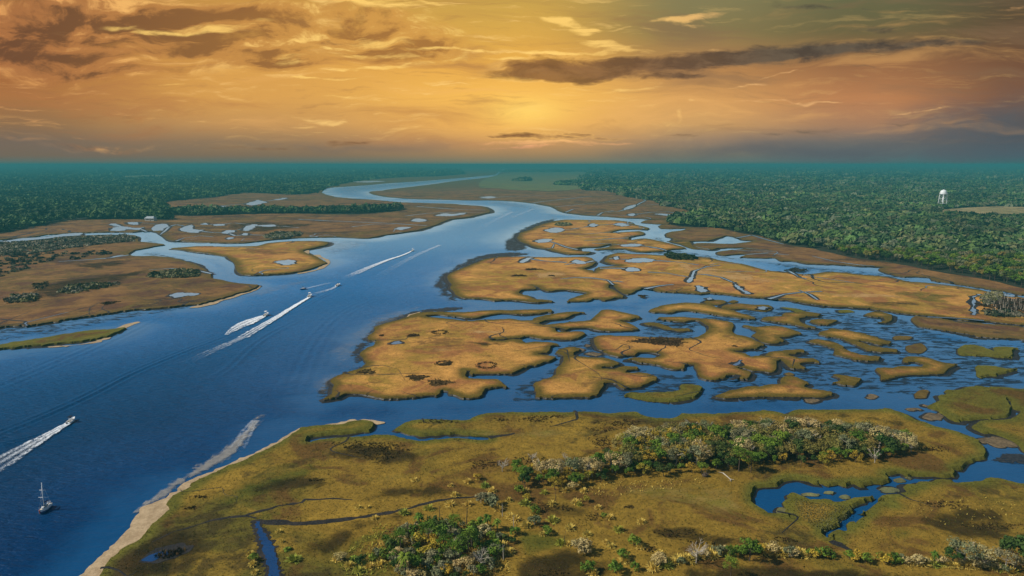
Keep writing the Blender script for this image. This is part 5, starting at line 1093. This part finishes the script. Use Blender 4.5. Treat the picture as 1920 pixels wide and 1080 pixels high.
def motorboat(px, py, toward, L, label, top=None, hullm='white_paint', trim=4.0, name='motorboat'):
    g = G(px, py, 0); rz = heading((px, py), toward)
    t = empty(name, (g.x, g.y, .15), rz); t.rotation_euler = (0, rad(-trim), rz); tag(t, label, 'motorboat')
    B, D = L * .34, L * .14
    mb = MB(); rows = hull(mb, L, B, D, 0, 0); mb.obj('hull', [M[hullm]], t, True)
    mb = MB(); deckf(mb, rows, .02, 8, 13, .99); deckf(mb, rows, -D * .55, 0, 9, .93)
    for i in range(0, 8):
        for s in (1, -1):
            a, b = rows[i][0], rows[i + 1][0]; mb.add([(a[0], s * a[1], a[2] + .015), (b[0], s * b[1], b[2] + .015), (b[0], s * b[1] * .88, b[2] + .015), (a[0], s * a[1] * .88, a[2] + .015)], [(0, 1, 2, 3) if s > 0 else (3, 2, 1, 0)])
    mb.obj('deck', M['white_paint'], t)
    mb = MB(); mb.box((-L * .02, 0, D * .45 + L * .09), (L * .12, B * .38, L * .18)); mb.obj('console', M['white_paint'], t)
    mb = MB(); mb.add([(L * .05, -B * .2, D + L * .06), (L * .05, B * .2, D + L * .06), (L * .01, B * .18, D + L * .14), (L * .01, -B * .18, D + L * .14), (L * .045, -B * .2, D + L * .06), (L * .045, B * .2, D + L * .06), (L * .005, B * .18, D + L * .14), (L * .005, -B * .18, D + L * .14)], [(0, 1, 2, 3), (7, 6, 5, 4), (0, 4, 5, 1), (3, 2, 6, 7)]); mb.obj('windscreen', M['glass'], t)
    mb = MB(); mb.box((-L * .2, 0, D * .45 + L * .04), (L * .1, B * .5, L * .08)); mb.box((-L * .235, 0, D * .45 + L * .1), (L * .03, B * .5, L * .08)); mb.obj('seat', M['teak'], t)
    mb = MB(); mb.box((-L * .53, 0, D * .9), (L * .07, B * .16, L * .12)); mb.tube([(-L * .535, 0, D * .6), (-L * .545, 0, -.5)], [.11, .07], 7); mb.box((-L * .56, 0, -.45), (L * .05, .05, .18)); mb.obj('outboard_motor', M['motor'], t)
    if top:
        mb = MB()
        for sx in (-.1, .08):
            for s in (1, -1): mb.tube([(L * sx, s * B * .26, D * .4), (L * sx * .9, s * B * .27, D + L * .27)], [.035, .035], 5)
        mb.obj('canopy_frame', M['alloy'], t)
        MB().box((-L * .01, 0, D + L * .28), (L * .27, B * .66, .09), bev=.1).obj('canopy_top', M[top], t)
    return t
motorboat(133.5, 791.5, (142, 786), 5.6, 'small motorboat with a dark top, above the sailboat', 'dark_fabric', trim=5)
motorboat(499, 592, (507, 588), 7.2, 'white motorboat with a dark top inside a short wide plume of spray', 'white_paint', trim=6)
motorboat(581, 556.5, (590, 551), 7.6, 'white motorboat pulling the longest white wake', 'white_paint', trim=5)
motorboat(568, 543, (559, 545), 6.0, 'small dark hulled motorboat heading the other way, left of the bare white one', 'dark_fabric', 'blue_hull', trim=2)
motorboat(634, 536, (643, 532), 7.8, 'bare white motorboat moving slowly without much wake', None, trim=2)
motorboat(774, 471, (784, 468), 7.6, 'farthest motorboat, throwing a long curved white wake up the river', 'white_paint', trim=5)

bow, stn = G(74.5, 959.5, .9), G(95.5, 943.5, .9); L = (bow - stn).length; c = (bow + stn) / 2
rz = math.atan2(bow.y - stn.y, bow.x - stn.x)
t = empty('sailboat', (c.x, c.y, 0), rz); tag(t, 'white sailboat at anchor with bare mast and blue sail cover', 'sailboat')
B, D = L * .31, 1.0
mb = MB(); rows = hull(mb, L, B, D, 0, 1, .62, 17, .4, .6); mb.obj('hull', [M['white_paint'], M['blue_hull']], t, True)
mb = MB(); deckf(mb, rows, .02, 0, 17, .97); mb.obj('deck', M['teak'], t)
mb = MB()
for s in (1, -1):
    mb.tube([(r[0][0], s * r[0][1] * .97, r[0][2] + .05) for r in rows], [.05] * len(rows), 5)
mb.obj('toe_rail', M['white_paint'], t)
mb = MB(); cab = [(-.06, .28), (.02, .33), (.16, .31), (.26, .2), (.31, .02)]; V = []
for x, w in cab:
    zb = D + .1 + .25 * max(0, x); V += [(L * x, w * B, zb), (L * x, w * B * .8, zb + .55 - .35 * max(0, x)), (L * x, -w * B * .8, zb + .55 - .35 * max(0, x)), (L * x, -w * B, zb)]
mb.add(V, [(4 * i + k, 4 * i + 4 + k, 4 * i + 5 + k, 4 * i + 1 + k) for i in range(4) for k in range(3)] + [(0, 1, 2, 3), (19, 18, 17, 16)]); mb.obj('cabin', M['white_paint'], t)
mb = MB(); mb.box((L * .10, 0, D + .69), (.7, .7, .08)); mb.box((-L * .02, 0, D + .72), (.8, .8, .08)); mb.obj('hatch', M['glass'], t)
mb = MB()
for s in (1, -1):
    for x in (.02, .1, .17): mb.box((L * x, s * B * .305, D + .42), (.55, .06, .2))
mb.obj('porthole', M['glass'], t)
mb = MB(); mb.box((-L * .24, 0, D + .06), (L * .26, B * .42, .1)); mb.obj('cockpit', M['dark_fabric'], t)
mb = MB()
for s in (1, -1): mb.box((-L * .24, s * B * .27, D + .2), (L * .28, B * .1, .25))
mb.obj('cockpit_bench', M['white_paint'], t)
MB().lathe([(.38, 0), (.45, .03), (.45, .08), (.38, .1), (.38, 0)], (-L * .33, 0, D + .75), 16).obj('steering_wheel', M['alloy'], t)
mx = L * .10; MH = 7.8
mb = MB().tube([(mx, 0, D), (mx - .1, 0, D + MH * .55), (mx - .25, 0, D + MH)], [.13, .12, .08], 8)
mast = mb.obj('mast', M['alloy'], t, True)
for h, w in ((.42, 1.45), (.71, .95)):
    MB().tube([(mx - .25, w, D + MH * h - .05), (mx - .1, 0, D + MH * h), (mx - .25, -w, D + MH * h - .05)], [.05, .075, .05], 6).obj('spreader', M['alloy'], mast)
mb = MB(); mb.tube([(mx - .15, 0, D + 1.35), (mx - L * .42, 0, D + 1.3)], [.1, .08], 8); mb.obj('boom', M['alloy'], t)
mb = MB(); mb.tube([(mx - .2, 0, D + 1.75), (mx - L * .12, 0, D + 1.62), (mx - L * .27, 0, D + 1.52), (mx - L * .40, 0, D + 1.45)], [.2, .24, .2, .12], 9); mb.obj('sail_cover', M['blue_fabric'], t, True)
mb = MB()
for p in ((L * .49, 0, D + .35), (-L * .49, 0, D + .1), (mx - .1, B * .48, D + .15), (mx - .1, -B * .48, D + .15)): mb.tube([p, (mx - .25, 0, D + MH)], [.016, .016], 4, cap=False)
mb.obj('rigging', M['alloy'], t)
mb = MB(); mb.tube([(L * .42, .35, D + .9), (L * .5, 0, D + 1.0), (L * .42, -.35, D + .9)], [.03] * 3, 5)
for s in (1, -1): mb.tube([(L * .42, s * .35, D + .3), (L * .42, s * .35, D + .9)], [.03, .03], 5)
mb.obj('bow_rail', M['alloy'], t)
mb = MB(); mb.tube([(L * .475, 0, D + .42), (L * .52, 0, D + .30), (L * .505, 0, .35)], [.16, .16, .12], 7); mb.obj('bow_fender', M['red_paint'], t)

# ------------------------------------------------------------------ sky: Nishita daylight overhead, sunset bank of cloud over the horizon ahead
SUN = Vector((-0.76, -0.12, 0.62)).normalized()
sun_el = math.asin(SUN.z); sun_az = math.atan2(SUN.x, SUN.y)
W = bpy.data.worlds.new('World'); SC.world = W; W.use_nodes = True
t = NT(W.node_tree); t.n.clear()
sky = t.N('ShaderNodeTexSky', sky_type='NISHITA', sun_disc=False, sun_elevation=sun_el, sun_rotation=sun_az, altitude=100.0, air_density=1.0, dust_density=0.6, ozone_density=1.5)
dirv = t.N('ShaderNodeTexCoord').outputs['Generated']
sp = t.N('ShaderNodeSeparateXYZ', {0: dirv}); X_, Y_, Z_ = sp.outputs
yc = t.math('MAXIMUM', Y_, 0.05)
# compass position along the horizon and height above it, in hundredths (photo pixels / 1280)
U = t.math('DIVIDE', X_, yc); Vv = t.math('DIVIDE', Z_, yc)
def uv(px, py):
    dx, dy = (px - 960) / 1280, -(py - 540) / 1280
    Y, Z = dy * SP + CP, dy * CP - SP
    return dx / Y, Z / Y
cmb = t.N('ShaderNodeCombineXYZ', {0: U, 1: Vv}).outputs[0]
def srgb(r, g, b): return tuple((c / 255 / 12.92) if c / 255 <= .04045 else ((c / 255 + .055) / 1.055) ** 2.4 for c in (r, g, b))
def warp(scale, amt, sx=1.0, sy=1.0, off=(0, 0, 0)):
    m = t.N('ShaderNodeMapping', {'Vector': cmb, 'Scale': (sx, sy, 1), 'Location': off}).outputs[0]
    n = t.N('ShaderNodeTexNoise', {'Vector': m, 'Scale': scale, 'Detail': 3.0}).outputs['Color']
    d = t.N('ShaderNodeVectorMath', {0: n, 1: (.5, .5, .5)}, operation='SUBTRACT').outputs[0]
    return t.N('ShaderNodeVectorMath', {0: d, 'Scale': amt}, operation='SCALE').outputs[0]
def vadd(a, b): return t.N('ShaderNodeVectorMath', {0: a, 1: b}, operation='ADD').outputs[0]
ROWS = (0, 60, 120, 180, 232, 266, 291, 302, 309)
COLS = {0: [(128, 84, 40), (158, 92, 38), (160, 94, 40), (164, 108, 52), (140, 106, 70), (116, 100, 84), (112, 100, 84), (92, 106, 98), (62, 108, 104)],
        480: [(196, 140, 52), (206, 148, 52), (214, 152, 54), (212, 152, 62), (190, 140, 76), (146, 118, 84), (124, 107, 84), (98, 108, 98), (62, 108, 104)],
        960: [(196, 156, 58), (214, 162, 52), (228, 164, 46), (238, 176, 58), (226, 162, 70), (176, 126, 84), (134, 114, 88), (104, 112, 98), (62, 110, 104)],
        1300: [(130, 122, 80), (132, 118, 72), (176, 124, 66), (208, 150, 78), (196, 148, 88), (144, 122, 100), (110, 111, 100), (94, 112, 106), (60, 108, 104)],
        1620: [(98, 100, 68), (106, 96, 62), (148, 100, 60), (184, 122, 70), (160, 120, 88), (112, 108, 102), (88, 104, 106), (78, 106, 108), (56, 106, 106)],
        1920: [(86, 74, 54), (94, 74, 52), (112, 78, 54), (122, 84, 60), (92, 82, 78), (74, 84, 92), (68, 92, 102), (62, 98, 104), (52, 104, 106)]}
VMAX = 0.25
# the bands are softened by slow eddies so that they do not lie ruled
wv = warp(2.2, 0.05, 1.0, 2.0)
wsep = t.N('ShaderNodeSeparateXYZ', {0: vadd(cmb, wv)})
wy = t.math('MULTIPLY', t.math('SUBTRACT', wsep.outputs[1], Vv), t.mrange(Vv, .0, .07))
vramp = t.math('DIVIDE', t.math('ADD', Vv, wy), VMAX, clamp=True)
prev = None; pu = None
for k, cols in sorted(COLS.items()):
    st = [(min(1, max(0, uv(k, r)[1] / VMAX)), srgb(*c)) for r, c in zip(ROWS, cols)][::-1]
    rc = t.ramp(vramp, st); u = uv(k, 200)[0]
    prev = rc if prev is None else t.mix(t.mrange(wsep.outputs[0], pu, u), prev, rc)
    pu = u
col = prev
def blob(px, py, rx, ry, tilt=0.0, vec=None):
    """soft ellipse of influence centred on a bearing, sizes in photo pixels"""
    u0, v0 = uv(px, py)
    s = t.N('ShaderNodeSeparateXYZ', {0: vec if vec is not None else cmb})
    du = t.math('SUBTRACT', s.outputs[0], u0); dv = t.math('SUBTRACT', s.outputs[1], v0)
    if tilt: dv = t.math('SUBTRACT', dv, t.math('MULTIPLY', du, tilt))
    a = t.math('DIVIDE', du, rx / 1280); b = t.math('DIVIDE', dv, ry / 1280)
    r2 = t.math('ADD', t.math('MULTIPLY', a, a), t.math('MULTIPLY', b, b))
    return t.math('EXPONENT', t.math('MULTIPLY', r2, -1.0))
def total(lst):
    o = lst[0]
    for x in lst[1:]: o = t.math('ADD', o, x)
    return o
def screen_add(c, f, rgb): return t.mix(f, c, rgb)
# glow of the sunk sun behind the bank
glow = blob(985, 212, 240, 70); glow2 = blob(985, 208, 70, 24)
col = t.mix(t.math('MULTIPLY', glow, .42, clamp=True), col, srgb(252, 190, 66)); col = t.mix(t.math('MULTIPLY', glow2, .8, clamp=True), col, srgb(255, 208, 84))
# fibrous cirrus: streaks pulled along the horizon
w1 = vadd(cmb, warp(5.0, 0.06, 1, 2.5)); w2 = vadd(cmb, warp(14.0, 0.022, 1, 2.2, (3, 1, 0))); w3 = vadd(w1, warp(30.0, 0.012, 1, 2.0, (7, 3, 0)))
def cnoise(vec, sx, sy, detail, rough, off=(0, 0, 0), dist=.35):
    m = t.N('ShaderNodeMapping', {'Vector': vec, 'Scale': (sx, sy, 1), 'Location': off}).outputs[0]
    return t.noise(m, 1.0, detail, rough, dist)
def sh(vec, du, dv): return vadd(vec, (du, dv, 0))
fib = cnoise(w2, 6.0, 62.0, 6, .64); fib2 = cnoise(w1, 2.6, 26.0, 6, .62, (5, 2, 0)); fib3 = cnoise(w3, 9.0, 120.0, 4, .6, (2, 8, 0))
lump_o = (1, 7, 0); lump = cnoise(w3, 6.0, 19.0, 9, .62, lump_o, .6); lump_b = cnoise(sh(w3, .012, -.010), 6.0, 19.0, 9, .62, lump_o, .6); lump2 = cnoise(w2, 16.0, 44.0, 6, .66, (9, 4, 0))
low = t.mrange(Vv, uv(960, 288)[1], uv(960, 225)[1])
left = t.mrange(U, .42, -.2)
# broad dull veils, then thin bright fibres lit from the sun's side
b2 = t.math('MULTIPLY', t.mrange(fib2, .48, .68), t.math('MULTIPLY', low, .50)); col = t.mix(b2, col, t.mix(t.mrange(U, -.2, .3), srgb(170, 108, 56), srgb(132, 102, 72)))
b3 = t.math('MULTIPLY', t.mrange(fib2, .46, .30), t.math('MULTIPLY', low, .30)); col = t.mix(b3, col, srgb(240, 176, 88))
zone = t.math('ADD', .22, t.math('MULTIPLY', left, .78))
b1 = t.math('MULTIPLY', t.mrange(t.math('ADD', t.math('MULTIPLY', fib, .55), t.math('MULTIPLY', fib3, .45)), .53, .66), t.math('MULTIPLY', low, .62))
col = t.mix(t.math('MULTIPLY', b1, zone), col, t.mix(t.mrange(U, -.75, -.2), srgb(222, 156, 84), srgb(255, 206, 110)))
b4 = t.math('MULTIPLY', t.mrange(t.math('ADD', t.math('MULTIPLY', fib, .5), t.math('MULTIPLY', fib3, .5)), .46, .36), t.math('MULTIPLY', low, .30)); col = t.mix(t.math('MULTIPLY', b4, zone), col, srgb(150, 100, 58))
# heavier masses: density lifted where a cloud lies, brighter on the side turned to the sun
mass = total([t.math('MULTIPLY', blob(*b[:4], b[4], w1), b[5]) for b in (
    (100, 40, 250, 44, .0, .30), (330, 45, 130, 34, .0, .26), (60, 105, 200, 26, -.10, .30), (660, 66, 190, 40, -.05, .27), (520, 118, 80, 14, .0, .30), (370, 95, 170, 12, .0, .16), (40, 175, 130, 18, .0, .14), (520, 14, 260, 16, .0, .20), (760, 90, 90, 18, 0, .2), (200, 215, 160, 9, 0, .14), (230, 140, 220, 14, 0, .14), (180, 268, 150, 14, 0, .12))])
dens = t.math('ADD', t.math('ADD', t.math('MULTIPLY', lump, .74), t.math('MULTIPLY', lump2, .26)), mass)
slope = t.math('SUBTRACT', lump, lump_b)
cover = t.math('MULTIPLY', t.mrange(dens, .54, .74), t.mrange(mass, .03, .14))
lum = t.math('ADD', t.math('SUBTRACT', .62, t.math('MULTIPLY', t.mrange(dens, .58, .92), .62)), t.math('MULTIPLY', slope, 4.2), clamp=True)
sunny = t.mrange(U, -.75, -.08)
cl_dark = t.mix(sunny, srgb(104, 70, 46), srgb(158, 104, 42)); cl_mid = t.mix(sunny, srgb(168, 106, 52), srgb(206, 146, 52)); cl_lit = t.mix(sunny, srgb(236, 164, 80), srgb(255, 212, 104))
cl = t.mix(t.mrange(lum, .0, .45), cl_dark, cl_mid); cl = t.mix(t.mrange(lum, .48, 1.0), cl, cl_lit)
col = t.mix(t.math('MULTIPLY', cover, .9), col, cl)
# the long dark roll of cloud to the right, feathered below, crisper above
ws = vadd(vadd(cmb, warp(8.0, 0.026, 1, 1.6, (2, 5, 0))), warp(26.0, 0.011, 1, 2.2, (4, 9, 0)))
roll = total([t.math('MULTIPLY', blob(*b[:4], b[4], ws), b[5]) for b in (
    (1040, 120, 80, 17, .0, .85), (1120, 127, 150, 13, .05, .8), (1240, 122, 160, 11, .05, .8), (1370, 112, 140, 12, .04, .9), (1470, 100, 95, 12, .05, 1.0), (1555, 99, 80, 7, .0, .7), (1700, 86, 130, 9, .07, .8), (1010, 146, 70, 8, .0, .75), (1090, 143, 100, 6, .03, .6), (1265, 144, 55, 5, .0, .6),
    (1640, 61, 48, 8, .0, .62), (1497, 15, 48, 6, .0, .55), (1600, 17, 70, 3, .0, .34), (985, 122, 40, 9, .0, .6), (1600, 129, 60, 2.5, .0, .5), (1050, 259, 110, 6, .0, .6), (965, 257, 50, 5, .0, .4), (1270, 251, 40, 3, .0, .5), (1700, 231, 60, 3, .0, .45), (1490, 244, 90, 6, .04, .34), (640, 268, 150, 5, .0, .34), (480, 276, 200, 4, .0, .28), (1340, 160, 70, 8, .0, .28), (1400, 140, 160, 6, .0, .22))])
rd = t.math('ADD', roll, t.math('ADD', t.math('MULTIPLY', t.math('SUBTRACT', lump2, .5), 1.7), t.math('MULTIPLY', t.math('SUBTRACT', fib3, .5), 1.6))); rd = t.math('MULTIPLY', rd, t.mrange(roll, .04, .34))
rc = t.mix(t.mrange(U, .0, .42), srgb(140, 94, 50), srgb(90, 82, 70)); rc = t.mix(t.mrange(lump2, .40, .64), rc, t.mix(t.mrange(U, .0, .42), srgb(108, 72, 42), srgb(64, 60, 56)))
edge_up = t.math('MULTIPLY', t.math('MULTIPLY', t.mrange(rd, .05, .22), t.mrange(rd, .5, .22)), t.math('MULTIPLY', t.mrange(U, .22, .04), t.mrange(U, -.06, -.01))); col = t.mix(t.math('MULTIPLY', edge_up, .4), col, srgb(255, 196, 90))
col = t.mix(t.math('MULTIPLY', t.mrange(rd, .02, 1.02), .86), col, rc)
# lit wisps
wisp = total([t.math('MULTIPLY', blob(*b[:4], b[4], ws), b[5]) for b in (
    (1070, 50, 44, 7, -.18, .95), (1110, 60, 28, 5, .1, .6), (1056, 41, 24, 3, .0, .7), (1290, 35, 58, 4.5, .05, 1.0), (1266, 38, 22, 7, .0, .6), (1300, 47, 30, 2.5, .0, .5), (1130, 82, 44, 5, -.15, .85), (1180, 94, 40, 3, .0, .75), (1070, 96, 90, 4, -.02, .75), (1348, 96, 24, 3, .0, .6), (720, 80, 60, 9, .1, .7), (840, 90, 80, 3, .0, .85), (770, 100, 40, 10, .0, .55), (690, 125, 110, 3.5, .04, .6), (560, 78, 90, 4, .0, .4),
    (690, 8, 90, 11, -.05, .7), (800, 4, 50, 3, .0, .7), (400, 52, 120, 7, .06, .5), (250, 62, 60, 5, .0, .4), (395, 50, 26, 12, .0, .4), (540, 115, 36, 10, .1, .5), (600, 145, 110, 2.5, .02, .5), (700, 106, 70, 3, .0, .5), (920, 108, 60, 3, .0, .5), (965, 105, 30, 5, .0, .7), (830, 63, 40, 2.5, 0, .5), (640, 176, 60, 2, 0, .4), (300, 158, 100, 2, 0, .4),
    (1040, 271, 150, 4, .0, .6), (1000, 279, 120, 3, .0, .5), (980, 152, 60, 7, 0, .5), (1160, 167, 150, 4, .03, .4), (1460, 140, 40, 2.5, .35, .5), (1430, 160, 80, 3, .12, .45), (1720, 205, 70, 2.5, .15, .45), (1890, 16, 60, 4, .06, .35), (1920, 48, 30, 6, 0, .3), (1500, 190, 200, 2.5, .0, .45), (1297, 188, 6, 16, .0, .3), (1272, 213, 7, 18, .0, .4), (1240, 237, 22, 5, .2, .4), (1560, 175, 60, 4, .4, .3))])
wd = t.math('MULTIPLY', t.math('ADD', wisp, t.math('ADD', t.math('MULTIPLY', t.math('SUBTRACT', fib3, .5), 2.6), t.math('MULTIPLY', t.math('SUBTRACT', lump2, .5), 2.2))), t.mrange(wisp, .04, .4))
col = t.mix(t.math('MULTIPLY', t.mrange(wd, .05, 1.2), .82), col, t.mix(t.mrange(Vv, uv(960, 290)[1], uv(960, 240)[1]), srgb(236, 150, 110), t.mix(t.mrange(U, .05, .4), srgb(255, 206, 96), srgb(226, 168, 100))))
# grey-blue bank low on the right, mauve haze along the whole horizon
bank = t.math('MULTIPLY', t.math('ADD', blob(1860, 240, 260, 44, .08, w1), t.math('MULTIPLY', blob(1500, 285, 330, 20, .0, w1), .8)), t.mrange(lump, .30, .62))
col = t.mix(t.math('MULTIPLY', bank, .75, clamp=True), col, srgb(84, 92, 98))
bank2 = t.math('MULTIPLY', t.math('ADD', blob(100, 275, 190, 22, .0, w1), blob(640, 276, 260, 10, .0, w1)), t.mrange(lump, .38, .6)); col = t.mix(t.math('MULTIPLY', bank2, .5, clamp=True), col, srgb(112, 102, 92))
# where the bank ends: overhead and behind it is plain daylight
ahead = t.math('MULTIPLY', t.mrange(Y_, .30, .62), t.mrange(Z_, .30, .24))
daylight = t.N('ShaderNodeVectorMath', {0: sky.outputs[0], 'Scale': 0.085}, operation='SCALE').outputs[0]
col = t.N('ShaderNodeHueSaturation', {'Color': col, 'Saturation': 0.94, 'Value': 1.0}).outputs[0]
fin = t.mix(ahead, daylight, col)
W.cycles.sampling_method = 'NONE'
bg = t.N('ShaderNodeBackground', {'Color': fin, 'Strength': 1.0})
t.N('ShaderNodeOutputWorld', {0: bg.outputs[0]})

sl = bpy.data.lights.new('sun', 'SUN'); sl.energy = 5.0; sl.angle = rad(0.6); sl.color = (1.0, 0.93, 0.82)
so = link(bpy.data.objects.new('sun', sl)); so.rotation_euler = (-SUN).to_track_quat('-Z', 'Y').to_euler()

# ------------------------------------------------------------------ the air
m = bpy.data.materials.new('humid_air'); m.use_nodes = True; tt = NT(m.node_tree); tt.n.remove(tt.n['Principled BSDF'])
pv = tt.N('ShaderNodeVolumePrincipled', {'Color': (0.065, 0.32, 0.335, 1), 'Density': 0.00022, 'Anisotropy': 0.0})
tt.l.new(pv.outputs[0], tt.n['Material Output'].inputs['Volume'])
hz = MB().add([(x, y, z) for z in (-1.6, 103.5) for x, y in ((-49000, -49000), (49000, -49000), (49000, 49000), (-49000, 49000))], [(3, 2, 1, 0), (4, 5, 6, 7), (0, 1, 5, 4), (1, 2, 6, 5), (2, 3, 7, 6), (3, 0, 4, 7)]).obj('haze', m)
tag(hz, kind='stuff')

# ------------------------------------------------------------------ camera and output
cd = bpy.data.cameras.new('camera'); cd.sensor_width = 36.0; cd.lens = 24.0; cd.clip_start = 0.5; cd.clip_end = 120000
co = link(bpy.data.objects.new('camera', cd)); co.location = (0, 0, CAM_H); co.rotation_euler = (math.pi / 2 - PITCH, 0, 0)
SC.camera = co
SC.view_settings.view_transform = 'Standard'; SC.view_settings.look = 'None'; SC.view_settings.exposure = 0.08; SC.view_settings.gamma = 1.0
SC.render.engine = 'CYCLES'; SC.cycles.max_bounces = 3; SC.cycles.diffuse_bounces = 2; SC.cycles.glossy_bounces = 2; SC.cycles.transparent_max_bounces = 12; SC.cycles.volume_bounces = 0
SC.cycles.use_denoising = True
